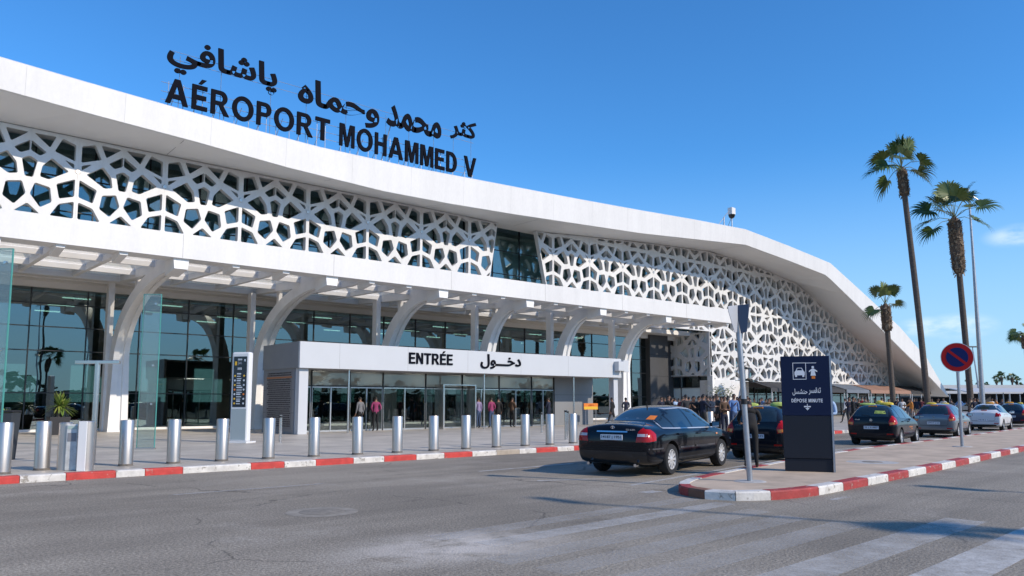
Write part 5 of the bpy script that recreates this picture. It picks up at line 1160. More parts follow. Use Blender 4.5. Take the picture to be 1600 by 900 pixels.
fr(-.255, .015, 1.94, 2.30, .012, INK)
def flat(pts, m, y=None): y = Y0 if y is None else y; q.add([(a, y, b) for a, b in pts], [tuple(range(len(pts)))], m)
q.build('frame_pictogram', fp, fix=False); q = MB()
flat([(-.22, 2.03), (-.22, 2.10), (-.195, 2.13), (-.04, 2.13), (-.015, 2.10), (-.015, 2.03)], INK); flat([(-.195, 2.13), (-.165, 2.19), (-.07, 2.19), (-.04, 2.13)], INK); flat([(-.175, 2.135), (-.155, 2.178), (-.08, 2.178), (-.06, 2.135)], NAVY, Y0 - .001)
flat([(-.21, 1.995), (-.21, 2.03), (-.17, 2.03), (-.17, 1.995)], INK); flat([(-.065, 1.995), (-.065, 2.03), (-.025, 2.03), (-.025, 1.995)], INK)
q.build('car_pictogram', fp, fix=False); q = MB()
q.box(.015, .22, Y0, Y0 + .004, 2.285, 2.297, INK)
q.lathe([(0, Y0 - .001), (.026, Y0 - .001), (.026, Y0 + .004)], (.15, 0, 2.20), INK, 12, 'Y'); flat([(.07, 2.12), (.13, 2.17), (.17, 2.17), (.235, 2.12), (.235, 2.095), (.185, 2.12), (.205, 2.02), (.10, 2.02), (.115, 2.12), (.07, 2.095)], INK); flat([(.12, 1.955), (.12, 2.01), (.19, 2.01), (.19, 1.955)], ORANGE)
q.build('person_pictogram', fp, fix=False); q = MB()
def tx(s, x, z, w, h, m=INK, bold=.012):
    v, f = text_geo(s, 1, .004, bold, (w, h)); q.add([(x + p.x, Y0 + .002 + p.y, z + p.z) for p in v], f, m)
tx(shape_ar('تنقسر') + ' ' + '', .05, 1.615, .24, .15); tx(shape_ar('حنشسل'), -.275, 1.60, .30, .145); q.build('arabic_lettering', fp, fix=False); q = MB(); draw_word(q, 'DÉPOSE MINUTE', -.30, 1.455, .62, .075, Y0, Y0 + .004, INK, .16)
q.build('lettering', fp, fix=False); q = MB()
q.box(.005, .018, Y0, Y0 + .004, 1.30, 1.42, INK); q.box(-.055, .08, Y0, Y0 + .004, 1.352, 1.378, INK); flat([(-.03, 1.335), (.012, 1.285), (.055, 1.335)], INK)
q.build('arrow', fp, fix=False)
# pole with two folded boards at the nose
t = thing('sign_post', 'leaning galvanised pole with two folded grey sign backs at the island nose', 'sign post', (12.83, 7.98, .138), R(-41))
MB().tube([(0, 0, 0), (-.075, 0, 1.7), (-.15, 0, 3.28)], .052, GALV, 16).build('pole', t, smooth=40)
MB().lathe([(0, .012), (.26, .012), (.30, 0)], (0, 0, 0), mat('patch_white', (0, 0, 0)), 20).build('footing', t)
def board(pts, y0, y1, rz, m, name, red=False):
    q = MB(); q.plate(ccw(pts), [], y0, y1, m); M = Matrix.Translation((-.145, -.05, 0)) @ Matrix.Rotation(rz, 4, 'Z'); q.v = [tuple(M @ Vector(v)) for v in q.v]; o = q.build(name, t, bevel=.004); return o
board([(-.005, 3.28), (-.24, 3.25), (-.235, 3.16), (-.1, 2.76), (-.04, 2.76), (-.005, 3.1)], -.012, .0, R(25), mat('sign_back_light', (.42, .43, .46), .45, .3), 'sign_board')
board([(.005, 3.28), (.215, 3.29), (.215, 3.2), (.16, 2.77), (.05, 2.74), (.005, 3.0)], -.012, .0, R(-32), mat('sign_back_dark', (.10, .11, .15), .45, .3), 'sign_board')
q = MB(); q.lathe([(.058, 3.12), (.058, 3.16)], (-.143, 0, 0), GALV, 14, caps=False); q.build('clamp', t); MB().lathe([(.06, 1.42), (.06, 1.52)], (-.062, 0, 0), BLACK, 14, caps=False).build('clamp', t); q = MB(); q.box(-.13, .02, -.075, -.066, 3.13, 3.16, REDP); q.build('clamp', t)
# no parking sign
t = thing('no_parking_sign', 'round red and blue no parking sign on a slim steel pole', 'road sign', (27.92, 9.47, .138), R(-64))
MB().tube([(0, .03, 0), (0, .03, 3.3)], .05, GALV, 14).build('pole', t, smooth=40)
MB().lathe([(0, .015), (.28, .015), (.3, 0)], (0, .03, 0), mat('patch_white', (0, 0, 0)), 18).build('footing', t)
q = MB(); q.lathe([(0, .0), (.485, .0), (.485, -.02), (0, -.02)], (0, 0, 2.94), mat('sign_rim', (.6, .6, .6), .4, .5), 40, 'Y'); dd = q.build('sign_disc', t)
q = MB(); q.lathe([(0, -.023), (.468, -.023), (.468, -.02)], (0, 0, 2.94), REDP, 40, 'Y'); q.lathe([(0, -.026), (.325, -.026), (.325, -.023)], (0, 0, 2.94), BLUEP, 40, 'Y'); a = R(-42)
q.add([(u * math.cos(a) - w * math.sin(a), -.029, 2.94 + u * math.sin(a) + w * math.cos(a)) for u, w in ((-.34, -.042), (.34, -.042), (.34, .042), (-.34, .042))], [(0,1,2,3)], REDP); q.build('sign_face', dd, fix=False)
# small red sign by the awnings
t = thing('red_ring_sign', 'small round red sign on a red and white pole in front of the brown awning', 'road sign', (50.5, 25.6, .14), R(-60))
q = MB(); [q.tube([(0, .03, z), (0, .03, z + .5)], .04, (REDP if i % 2 == 0 else INK), 10) for i, z in enumerate((0, .5, 1.0, 1.5, 2.0))]; q.build('pole', t)
q = MB(); q.lathe([(0, 0), (.42, 0), (.42, -.02), (0, -.02)], (0, 0, 2.55), REDP, 28, 'Y'); q.lathe([(0, -.026), (.24, -.026), (.24, -.02)], (0, 0, 2.55), mat('dull_red', (.32, .05, .05), .5), 24, 'Y'); q.lathe([(0, -.03), (.1, -.03), (.1, -.02)], (0, 0, 2.55), BLUEP, 20, 'Y'); q.build('sign_disc', t)

def at(px, d): lat = (px - 800) / 1206 * d; return (math.cos(R(48.84)) * d + math.sin(R(48.84)) * lat, math.sin(R(48.84)) * d - math.cos(R(48.84)) * lat)
# ================================================================== PALMS
BARK = mat('palm_bark', (.105, .085, .07), .95, var=.35, scale=4, bump=.8, bscale=8, stretch=(1, 1, 5)); SKIRT = [mat('palm_boot_a', (.20, .145, .095), .9, var=.3, scale=8), mat('palm_boot_b', (.11, .075, .05), .9), mat('palm_boot_c', (.27, .21, .145), .9)]
FROND = [mat('frond_a', (.085, .13, .03), .45), mat('frond_b', (.055, .09, .024), .5), mat('frond_c', (.14, .175, .045), .45), mat('frond_d', (.17, .18, .06), .5)]
def fan_leaf(q, base, d, plen, blen, rng, m):
    """one fan leaf: an arching stalk, then about twenty folded blade strips with hanging tips"""
    d = d.normalized(); side = d.cross(Vector((0, 0, 1))); side = side.normalized() if side.length > .05 else Vector((1, 0, 0))
    horiz = math.sqrt(max(0, 1 - d.z * d.z)); p1 = base + d * plen * .55; d2 = (d + Vector((0, 0, -.55 * horiz))).normalized(); hub = p1 + d2 * plen * .5
    q.tube([base, base + d * plen * .3, p1, hub], [.035, .028, .022, .016], FROND[3], 5, caps=False)
    d3 = (d2 + Vector((0, 0, -.10 * horiz))).normalized(); roll = rng.uniform(-.9, .9); up = side.cross(d3).normalized(); s2 = (side * math.cos(roll) + up * math.sin(roll)); nrm = s2.cross(d3).normalized(); n = 26
    if nrm.z < 0: nrm = -nrm
    for i in range(n):
        t = -1.95 + 3.9 * i / (n - 1) + rng.uniform(-.03, .03); l = blen * (.66 + .34 * math.cos(t * .75)) * rng.uniform(.9, 1.06)
        r = (d3 * math.cos(t) + s2 * math.sin(t) + nrm * (.30 * abs(math.sin(t)))).normalized(); w = r.cross(nrm).normalized() * blen
        fold = nrm * .02 * blen * (1 if i % 2 else -1); mm = FROND[m] if rng.random() < .75 else FROND[(m + 1) % 3]; vs = []
        for k, ww, dr in ((.0, .012, 0), (.30, .045, .0), (.58, .062, .015), (.72, .040, .06), (.90, .018, .20), (1.06, .003, .46)):
            c = hub + r * l * k - Vector((0, 0, 1)) * l * dr * .7 + fold * k; vs += [c - w * ww, c + w * ww]
        q.add(vs, [(0,1,3,2), (2,3,5,4), (4,5,7,6), (6,7,9,8), (8,9,11,10)], mm)
def palm(name, label, loc, h, lean, r0, r1, skirt, crown, leaves, seed, blen=1.25, plen=1.3, group=None, up=.35):
    rng = random.Random(seed); t = thing(name, label, 'palm tree', loc, 0, group); top = Vector((lean[0], lean[1], h)); pts = []; rad = []; k = 14
    for i in range(k + 1):
        u = i / k; pts.append(Vector((lean[0] * (u ** 1.25), lean[1] * (u ** 1.25), h * u))); rad.append((r0 * 1.5 if i == 0 else r0 * (1 - u) + r1 * u) * rng.uniform(.97, 1.03))
    pts[0].z = -.2
    MB().tube(pts, rad, BARK, 14).build('trunk', t, smooth=60)
    q = MB(); sl, sr = skirt   # old leaf bases
    axis = (pts[-1] - pts[-3]).normalized(); n = int(sl * 120)
    q.tube([top - axis * sl, top - axis * sl * .9, top - axis * sl * .5, top - axis * .1, top + axis * .3], [r1 * 1.02, sr * .8, sr * .92, sr * .85, r1 * .5], SKIRT[1], 12)
    for i in range(n):
        u = rng.random(); a = rng.random() * 6.283; c = top - axis * sl * u; o = Vector((math.cos(a), math.sin(a), 0)); s = Vector((-math.sin(a), math.cos(a), 0)) * rng.uniform(.05, .09); rr_ = sr * (.8 if u > .93 else .95) * .92
        b = c + o * rr_ * .9; e = b + o * rng.uniform(.05, .16) + Vector((0, 0, rng.uniform(.05, .3) * (1 if rng.random() < .7 else -1)))
        q.add([b - s, b + s, e + s * .6, e - s * .6], [(0,1,2,3)], SKIRT[rng.randrange(3)])
    q.build('leaf_bases', t, fix=False)
    q = MB(); base = top + axis * .15
    if leaves is None:
        leaves = []
        for i in range(crown): leaves.append((rng.random() * 6.283, rng.uniform(-.25, 1.35)))
    for a, e in leaves: fan_leaf(q, base + axis * rng.uniform(-.1, .2), Vector((math.cos(a) * math.cos(e), math.sin(a) * math.cos(e), math.sin(e))), plen * rng.uniform(.85, 1.15), blen * rng.uniform(.85, 1.1), rng, rng.randrange(3))
    q.build('crown', t, fix=False)
    return t
RT = -R(41.16)      # bearing of the picture's right-hand side
def lv(*pairs): return [(RT + R(a), R(e)) for a, e in pairs]
PG = 'tall fan palms on the forecourt edge'
palm('palm_tree', 'tallest fan palm with a leaning bare trunk and windswept crown', (57.2, 21.4, .14), 18.0, (-.75, .64), .215, .19, (1.9, .37), 0, lv((175, 38), (150, 24), (205, 18), (90, 86), (20, 84), (200, 82), (140, 70), (330, 72), (8, 10), (-35, -20), (150, -40), (250, 45), (300, 20), (60, 50)), 11, 1.3, 1.4, PG)
palm('palm_tree', 'fan palm with a thick shaggy neck of old leaf stubs under its crown', (63.0, 20.6, .14), 15.1, (-.32, .28), .225, .20, (4.1, .53), 0, lv((178, 8), (172, 32), (185, 52), (150, 66), (100, 80), (60, 70), (20, 60), (8, 44), (2, 12), (188, -14), (300, 62), (250, 55), (220, 28), (330, 34), (90, 45)), 12, 1.4, 1.75, PG)
palm('palm_tree', 'smallest of the three fan palms, in front of the roof slope', (64.3, 26.7, .14), 9.2, (-.2, .17), .22, .2, (2.0, .44), 0, lv((178, -8), (160, 62), (110, 84), (40, 80), (10, 64), (4, 26), (250, 66), (300, 58)), 13, 1.0, 1.0, PG)
palm('palm_tree', 'fan palm cut off by the right edge with only leaf tips showing', (*at(1609, 88), .14), 9.0, (0, 0), .26, .24, (1.5, .5), 13, None, 14, .95, 1.1, PG)
# palms and a lamp behind the camera whose shadows cross the road, seen mirrored in the glass
palm('palm_tree', 'fan palm beyond the right of the photo casting its shadow on the road', (17.6, -16.8, 0), 13.0, (.3, .2), .13, .12, (1.2, .28), 6, None, 15, .7, .5, 'fan palms across the road')
for i, (x, y, h, sd) in enumerate(((27, -66, 9, 22), (52, -64, 9.5, 24))): palm('palm_tree', 'fan palm far across the road mirrored in the facade glass', (x, y, 0), h, (.3, .1), .26, .24, (2, .5), 16, None, sd, 1.4, 1.4, 'fan palms across the road')
# tree line and low hangars across the road (mirrored in the glass only)
q = MB(); rg = random.Random(8); TRE = [mat('tree_mass_a', (.035, .05, .02), .8), mat('tree_mass_b', (.055, .07, .03), .8)]
for i in range(2600):
    x = rg.uniform(-160, 220); y = -88 + rg.uniform(-6, 6); hmax = 5.0 + 2.2 * math.sin(x * .09) + 1.3 * math.sin(x * .31 + 1); z = hmax * rg.random() ** .7; c = Vector((x, y, z)); a = rg.random() * 6.28; u = Vector((math.cos(a), math.sin(a), rg.uniform(-.5, .5))) * rg.uniform(.6, 1.3); w = u.orthogonal().normalized() * rg.uniform(.5, 1.1)
    q.add([c - u, c - w, c + u, c + w], [(0,1,2,3)], TRE[i % 2])
q.box(-160, 220, -92, -91, 0, 3.6, TRE[0])
tag(q.build('tree_line', fix=False), 'dark tree line far across the road, mirrored in the glass', kind='stuff')
# far palms beyond the car park
fp0 = None
FP = [((1515, 591), 190, 6.3, 1), ((1533, 593), 200, 6.0, 0), ((1542, 595), 180, 5.2, 1), ((1558, 591), 170, 6.3, 0), ((1567, 588), 160, 6.6, 1), ((1584, 590), 165, 6.6, 0), ((1590, 591), 175, 6.2, 1), ((1573, 599), 170, 4.8, 0), ((1597, 598), 175, 5.0, 1)]
fpr = palm('palm_tree', 'distant fan palm', (0, 0, 0), 6.2, (.1, 0), .2, .16, (.6, .3), 13, None, 31, .62, .55, 'distant palms beyond the car park')
FPL = ['distant palm nearest the leaning lamp post on its left side', 'distant palm directly behind the tall lamp post', 'distant short palm just right of the tall lamp post', 'distant slim palm left of the tallest distant palm', 'tallest distant palm above the white car park roof', 'distant palm second from the right photo edge pair', 'distant palm close beside another near the right photo edge', 'distant low bushy palm right of the tallest distant palm', 'distant low palm at the very right photo edge']
for i, ((px, py), d, h, k) in enumerate(FP):
    o = fpr if i == 0 else copy_tree(fpr)
    lat = (px - 800) / 1206 * d; o.location = (math.cos(R(48.84)) * d + math.sin(R(48.84)) * lat, math.sin(R(48.84)) * d - math.cos(R(48.84)) * lat, 0)
    s = h / 6.2; o.scale = (s, s, s) if not (i == 7) else (s*1.5, s*1.5, s*.9); o.rotation_euler = (0, 0, i * 1.7); o['label'] = FPL[i]
# little olive tree at the corner
t = thing('olive_tree', 'small young olive tree in front of the corner window', 'tree', (46.8, 31.2, .14))
q = MB(); q.tube([(0, 0, 0), (.05, 0, .9), (0, .05, 1.5)], [.06, .05, .04], BARK, 8); q.tube([(.03, 0, 1.2), (.35, .1, 1.9)], [.03, .015], BARK, 6); q.tube([(.02, 0, 1.3), (-.35, -.1, 1.95)], [.03, .015], BARK, 6); q.build('trunk', t)
q = MB(); rg = random.Random(9); OL = [mat('olive_a', (.13, .15, .07), .6), mat('olive_b', (.08, .10, .045), .6), mat('olive_c', (.2, .21, .11), .6)]
for i in range(420):
    c = Vector((rg.gauss(0, .45), rg.gauss(0, .45), 2.0 + rg.gauss(0, .28))); u = Vector((rg.uniform(-1, 1), rg.uniform(-1, 1), rg.uniform(-.3, 1))).normalized() * .13; w = u.orthogonal().normalized() * .03; q.add([c - u, c - w, c + u, c + w], [(0,1,2,3)], OL[i % 3])
q.build('crown', t, fix=False)
t = thing('shrub', 'yellow green hedge shrub in a low bed between the totem and the black taxi', 'shrub', (37.5, 22.6, .14))
q = MB(); q.box(-1.2, 1.2, -.4, .4, 0, .45, mat('bed_kerb', (.45, .43, .40), .8)); q.build('bed', t)
q = MB(); YG = [mat('hedge_a', (.16, .2, .03), .6), mat('hedge_b', (.22, .24, .05), .6)]
for i in range(500):
    c = Vector((rg.uniform(-1.1, 1.1), rg.uniform(-.35, .35), .45 + rg.random() * .38)); u = Vector((rg.uniform(-1, 1), rg.uniform(-1, 1), rg.uniform(-1, 1))).normalized() * .09; w = u.orthogonal().normalized() * .05; q.add([c - u, c - w, c + u, c + w], [(0,1,2,3)], YG[i % 2])
q.build('leaves', t, fix=False)

# ================================================================== LAMPS
def at(px, d): lat = (px - 800) / 1206 * d; return (math.cos(R(48.84)) * d + math.sin(R(48.84)) * lat, math.sin(R(48.84)) * d - math.cos(R(48.84)) * lat)
x, y = at(1535, 62); t = thing('lamp_post', 'tall grey tapered lamp post right of the shaggy palm', 'lamp post', (x, y, .14), RT)
MB().tube([(0, 0, 0), (0, 0, 5), (-.02, 0, 13), (-.06, 0, 19.0)], [.2, .17, .11, .065], GALV, 14).build('pole', t, smooth=50)
q = MB(); q.tube([(-.06, 0, 18.6), (.75, 0, 18.0)], .05, GALV, 8); q.build('arm', t); MB().box(.55, 1.4, -.2, .2, 17.88, 18.05, mat('lamp_head', (.12, .12, .12), .4)).build('lamp_head', t, bevel=.03)
x, y = at(1532, 120); t = thing('lamp_post', 'distant thin lamp post with a flat double head beyond the car park', 'lamp post', (x, y, 0), RT)
MB().tube([(0, 0, 0), (-.3, 0, 5), (-.75, 0, 10.2)], [.16, .12, .08], GALV, 10).build('pole', t, smooth=50); MB().box(-1.9, .35, -.2, .2, 10.1, 10.3, mat('lamp_head', (0, 0, 0))).build('lamp_head', t, bevel=.03)
t = thing('lamp_post', 'street lamp beyond the right of the photo casting a thin shadow over the crossing', 'lamp post', (16.9, -14.2, 0), 0)
MB().tube([(0, 0, 0), (0, 0, 15.2)], [.08, .05], GALV, 12).build('pole', t, smooth=50); MB().box(-.12, .12, -.1, .9, 15.1, 15.22, GALV).build('lamp_head', t)
t = thing('lamp_post', 'second street lamp beyond the right of the photo behind the crossing', 'lamp post', (21.5, -11.5, 0), 0)
MB().tube([(0, 0, 0), (0, 0, 11)], [.07, .045], GALV, 12).build('pole', t, smooth=50); MB().box(-.15, .15, -.1, 1.0, 10.9, 11.05, GALV).build('lamp_head', t)

# ================================================================== CAR PARK FAR RIGHT
def along(px, d, z=0): x, y = at(px, d); return (x, y, z)
x, y = at(1560, 150); t = thing('parking_shelter', 'long flat white car park roof on posts at the far right', 'shelter', (x, y, 0), RT)
MB().box(-21, 30, -7, 9, 4.1, 4.75, mat('shelter_white', (.55, .55, .54), .6)).build('roof', t)
for i in range(9): MB().tube([(-20 + i * 6, -6.5, 0), (-20 + i * 6, -6.5, 4.1)], .14, GALV, 8).build('post', t)
MB().box(-20, 30, 8.6, 8.9, 0, 4.1, mat('shelter_back', (.06, .065, .075), .8, var=.3, scale=.8)).build('back_wall', t)
x, y = at(1505, 128); t = thing('parking_shelter', 'smaller white canopy joining the roof tip to the car park', 'shelter', (x, y, 0), RT)
MB().box(-8.5, 8, -3, 5, 2.95, 3.4, mat('shelter_white', (0, 0, 0))).build('roof', t); MB().box(-8, -4, -2.9, 4.8, 2.4, 2.93, DARKP).build('sign_band', t)
for i in range(5): MB().tube([(-7.5 + i * 3.8, -2.6, 0), (-7.5 + i * 3.8, -2.6, 2.95)], .1, GALV, 8).build('post', t)
MB().box(-8, 7.5, 4.7, 4.9, 0, 2.95, mat('shelter_back', (0, 0, 0))).build('back_wall', t)
x, y = at(1590, 110); t = thing('parking_shelter', 'low grey canvas canopy with white rim nearest the right edge', 'shelter', (x, y, 0), RT)
q = MB(); q.add([(-8, -2, 2.9), (9, -2, 2.9), (9, 3, 3.5), (-8, 3, 3.5), (-8, -2, 3.02), (9, -2, 3.02), (9, 3, 3.62), (-8, 3, 3.62)], [(0,3,2,1),(4,5,6,7),(0,1,5,4),(1,2,6,5),(2,3,7,6),(3,0,4,7)], mat('shelter_white', (0, 0, 0))); q.build('roof', t)
for i in range(4): MB().tube([(-7 + i * 5, 0, 0), (-7 + i * 5, 0, 3.1)], .08, GALV, 8).build('post', t)
q = MB(); rg = random.Random(4)
tag(MB().add([along(1420, 300, 0), along(1900, 300, 0), along(1900, 300, 5.2), along(1420, 300, 3.4)], [(0,1,2,3)], mat('far_trees', (.06, .065, .05), .9, var=.4, scale=.05)).box(*[0]*6, BLACK).build('hills', fix=False), 'low wooded ground on the horizon at the far right', kind='structure')
# parked cars under the shelters: simple copies, a few pixels each
def far_car(m):
    q = MB(); pr = [(-2, .35), (-2, .9), (-1.7, 1.0), (-1.3, 1.42), (.3, 1.45), (1.0, .98), (1.9, .85), (2.05, .4)]
    for s0, s1, pp, mm in ((-.85, .85, pr, m),): q.plate([(a, b) for a, b in pr], [], s0, s1, mm)
    for s in (-.86, .85): q.plate([(-1.35, 1.0), (-1.15, 1.36), (.25, 1.38), (.8, 1.0)], [], s, s + .01, CARGL)
    q.add([(-1.72, -.7, 1.02), (-1.34, -.65, 1.39), (-1.34, .65, 1.39), (-1.72, .7, 1.02)], [(0,1,2,3)], CARGL); q.v[-4:] = [(a - .02, b, c + .01) for a, b, c in q.v[-4:]]
    for x in (-1.25, 1.25):
        for y in (-.8, .62): q.lathe([(.3, 0), (.3, .2)], (x, y, .3), RUBBER, 12, 'Y')
    return q
cols = [WHT, BLUD, GREY, BLK2, MAROON, WHT, GREY, BLUD]
FC = ['white', 'dark blue', 'grey', 'black', 'maroon', 'white', 'grey', 'dark blue']
protos = {}
for i in range(16):
    px = 1452 + i * 9.4; d = 118 + (i * 37 % 20); x, y = at(px, d); k = FC[i % 8]
    if k not in protos: protos[k] = far_car(cols[i % 8]).build('parked_car', smooth=30); o = protos[k]
    else: o = protos[k].copy(); C.objects.link(o)
    o.location = (x, y, 0); o.rotation_euler = (0, 0, R(100 + (i * 53) % 40))
    tag(o, f'{k} car parked far off under the car park shelters', 'car', f'{k} cars parked under the far shelters')
# ================================================================== PEOPLE
SKIN = mat('skin', (.24, .13, .085), .55); HAIR = mat('hair', (.012, .010, .009), .6); SHOE = mat('shoe_dark', (.02, .018, .017), .5); EYE = mat('eye_dark', (.015, .012, .01), .3)
def skin_person(pose, hands=True):
    """joint skeleton -> one continuous skinned body; returns mesh with material slots 0 skin,1 top,2 bottom,3 shoe,4 eye"""
    V = []; E = []; Rr = []; K = []
    def j(p, r, par=None, k=1): V.append(Vector(p)); Rr.append(r if isinstance(r, tuple) else (r, r)); K.append(k); i = len(V) - 1; E.append((par, i)) if par is not None else None; return i
    b = pose.get('bend', 0)             # forward bend of the trunk
    def tr(y, z, x=0):                  # trunk point bent about the pelvis
        dz = z - .95; return Vector((x, y + dz * math.sin(b), .95 + dz * math.cos(b) - y * math.sin(b) * .5))
    pel = j((0, 0, .95), (.15, .11), None, 2); wa = j(tr(0, 1.10), (.14, .10), pel); ch = j(tr(.0, 1.30), (.165, .115), wa); uc = j(tr(-.005, 1.42), (.13, .09), ch)
    nk = j(tr(.01, 1.50), .055, uc, 0); hb = j(tr(.025, 1.565), (.066, .078), nk, 0); hm = j(tr(.03, 1.64), (.076, .092), hb, 0); ht = j(tr(.022, 1.715), (.058, .07), hm, 0)
    for s, key in ((-1, 'l'), (1, 'r')):
        st = pose.get('step' + key, 0)  # stride
        hip = j((s*.09, 0, .90), .098, pel, 2); kn = j((s*.10, .03 + st*.5, .50 + abs(st)*.02), .062, hip, 2); an = j((s*.105, st - .02, .10 + max(0, -st)*.1), .044, kn, 2); j((s*.115, st + .03, .045), (.045, .04), an, 3); j((s*.12, st + .15, .035), (.042, .03), len(V)-1, 3)
        ar = pose.get('arm' + key, 'hang'); sh = j(tr(-.005, 1.40, s*.19), .062, uc)
        if ar == 'hang': e, w, h = tr(-.02, 1.13, s*.245), tr(.05, .90, s*.25), tr(.09, .82, s*.245)
        elif ar == 'cross': e, w, h = tr(.06, 1.14, s*.235), tr(.20, 1.14, s*.03), tr(.21, 1.16, -s*.07)
        elif ar == 'phone': e, w, h = tr(.05, 1.13, s*.23), tr(.25, 1.26, s*.13), tr(.29, 1.33, s*.09)
        elif ar == 'reach': e, w, h = tr(.16, 1.22, s*.24), tr(.40, 1.24, s*.2), tr(.5, 1.25, s*.19)
        else: e, w, h = tr(-.06, 1.14, s*.27), tr(.06, 1.0, s*.16), tr(.1, .96, s*.12)
        el = j(e, .047, sh); wr_ = j(w, .034, el, 1); ha = j(h, (.04, .022), wr_, 0)
        if hands:
            d = (h - w).normalized(); sd = Vector((0, 0, 1)).cross(d); sd = sd.normalized() if sd.length > .1 else Vector((0, 1, 0))
            for f_, (o_, l_) in enumerate(((-.027, .065), (-.009, .078), (.009, .074), (.027, .058))):
                a1 = j(h + sd*o_ + d*.035, .0095, ha, 0); j(h + sd*o_*1.15 + d*(.035 + l_), .0075, a1, 0)
            a1 = j(h - sd*.045 + d*.005, .011, ha, 0); j(h - sd*.06 + d*.045, .009, a1, 0)
    me = bpy.data.meshes.new('p'); me.from_pydata(V, E, []); o = bpy.data.objects.new('p', me); C.objects.link(o)
    md = o.modifiers.new('skin', 'SKIN'); md.use_smooth_shade = True
    sv = me.skin_vertices[0].data
    for i, r in enumerate(Rr): sv[i].radius = r; sv[i].use_root = (i == 0)
    ss = o.modifiers.new('s', 'SUBSURF'); ss.levels = 1; ss.render_levels = 1
    dg = bpy.context.evaluated_depsgraph_get(); dg.update(); res = bpy.data.meshes.new_from_object(o.evaluated_get(dg)); bpy.data.objects.remove(o)
    segs = [(V[a], V[c], K[c]) for a, c in E]
    def near(p):
        best = 9; k = 1
        for a, c, kk in segs:
            d = c - a; t = max(0, min(1, (p - a).dot(d) / max(1e-9, d.length_squared))); l = (p - a - d * t).length
            if l < best: best = l; k = kk
        return k
    vs = [v.co.copy() for v in res.vertices]; fs = [tuple(p.vertices) for p in res.polygons]; ks = [near(p.center) for p in res.polygons]; bpy.data.meshes.remove(res)
    # nose, ears, eyes, mouth on the same mesh
    hc = V[hm]; f = Vector((0, math.cos(b), -math.sin(b) * .6)).normalized(); u = Vector((0, math.sin(b) * .6, math.cos(b))).normalized(); x = Vector((1, 0, 0))
    def blob(c, r, k):
        n0 = len(vs); 
        for s_ in ((1,0,0), (-1,0,0), (0,1,0), (0,-1,0), (0,0,1), (0,0,-1)): vs.append(c + x*s_[0]*r[0] + f*s_[1]*r[1] + u*s_[2]*r[2])
        for t in ((0,2,4),(2,1,4),(1,3,4),(3,0,4),(2,0,5),(1,2,5),(3,1,5),(0,3,5)): fs.append(tuple(n0 + q for q in t)); ks.append(k)
    blob(hc + f*.088 - u*.022, (.014, .026, .026), 0); blob(hc + f*.072 - u*.062, (.024, .012, .007), 4)
    for s in (-1, 1): blob(hc + x*s*.076 - u*.01, (.012, .02, .032), 0); blob(hc + x*s*.03 + f*.078 + u*.006, (.011, .008, .007), 4)
    m = bpy.data.meshes.new('person'); m.from_pydata(vs, [], fs)
    for mm in (SKIN, SKIN, SKIN, SHOE, EYE): m.materials.append(mm)
    m.polygons.foreach_set('material_index', ks); m.polygons.foreach_set('use_smooth', [True] * len(fs)); m.update()
    # hair cap
    q = MB(); prof = []; n = 12; rows = []
    for i in range(5):
        ph = math.pi / 2 * (1 - i / 4 * 1.05)
        for j_ in range(n):
            a = 2 * math.pi * j_ / n; c_ = math.cos(ph); back = -math.sin(a); drop = (.03 if back > .2 else 0) * (i / 4)
            q.v.append(tuple(hc + x * .083 * c_ * math.cos(a) + f * (.098 * c_ * math.sin(a) - .008) + u * (.018 + .082 * math.sin(ph) - drop * 1.6 + (.035 if (i == 4 and math.sin(a) > .5) else 0))))
    q.mats = [HAIR]
    for i in range(4):
        for j_ in range(n): q.f.append((i*n+j_, i*n+(j_+1)%n, (i+1)*n+(j_+1)%n, (i+1)*n+j_)); q.fm.append(0)
    q.f.append(tuple(range(n))); q.fm.append(0)
    h = q.build('hair', smooth=80); hm_ = h.data; bpy.data.objects.remove(h)
    return m, hm_
POSES = [dict(), dict(arml='cross', armr='cross'), dict(armr='phone', stepl=.06), dict(stepl=.28, stepr=-.26, arml='hang', armr='mid'), dict(arml='mid', armr='mid'), dict(bend=.16, arml='phone', armr='phone'), dict(armr='reach', stepr=.08)]
PM = [skin_person(p) for p in POSES]
BENT = skin_person(dict(bend=.85, arml='reach', armr='reach', stepl=.12, stepr=-.1))
CL = dict(navy=(.012, .016, .035), black=(.010, .010, .011), charcoal=(.03, .03, .033), blue=(.10, .20, .42), white=(.6, .6, .6), grey=(.17, .17, .18), pink=(.26, .035, .11), lilac=(.25, .20, .34), tan=(.35, .26, .16), khaki=(.20, .17, .10), orange=(.6, .22, .04), red=(.4, .03, .03), brown=(.10, .055, .03), denim=(.04, .07, .14), maroon=(.12, .02, .03), green=(.04, .10, .05), lightblue=(.33, .45, .62))
WN = dict(lightblue='light blue', denim='denim')
def cloth(k): return mat('cloth_' + k, CL[k], .85, var=.15, scale=12)
def person(x, y, rz, top, bot, pose, label, group=None, h=1.0, z=.14, mesh=None, skin=None):
    m, hm_ = mesh or PM[pose]; o = bpy.data.objects.new('person', m); C.objects.link(o)
    for i, mm in ((1, cloth(top)), (2, cloth(bot))): o.material_slots[i].link = 'OBJECT'; o.material_slots[i].material = mm
    o.location = (x, y, z); o.rotation_euler = (0, 0, rz); o.scale = (h, h, h); tag(o, label, 'person', group)
    hr = bpy.data.objects.new('hair', hm_); C.objects.link(hr); attach(hr, o); return o
# near men
person(19.35, 9.75, R(115), 'lightblue', 'black', 1, 'man in light blue shirt and dark trousers standing behind the navy totem', h=1.02, z=.138)
person(*at(1171, 17.6), R(-55), 'black', 'black', 0, 'man in dark clothes bending towards the hatchback behind the leaning pole', mesh=BENT, z=.138)
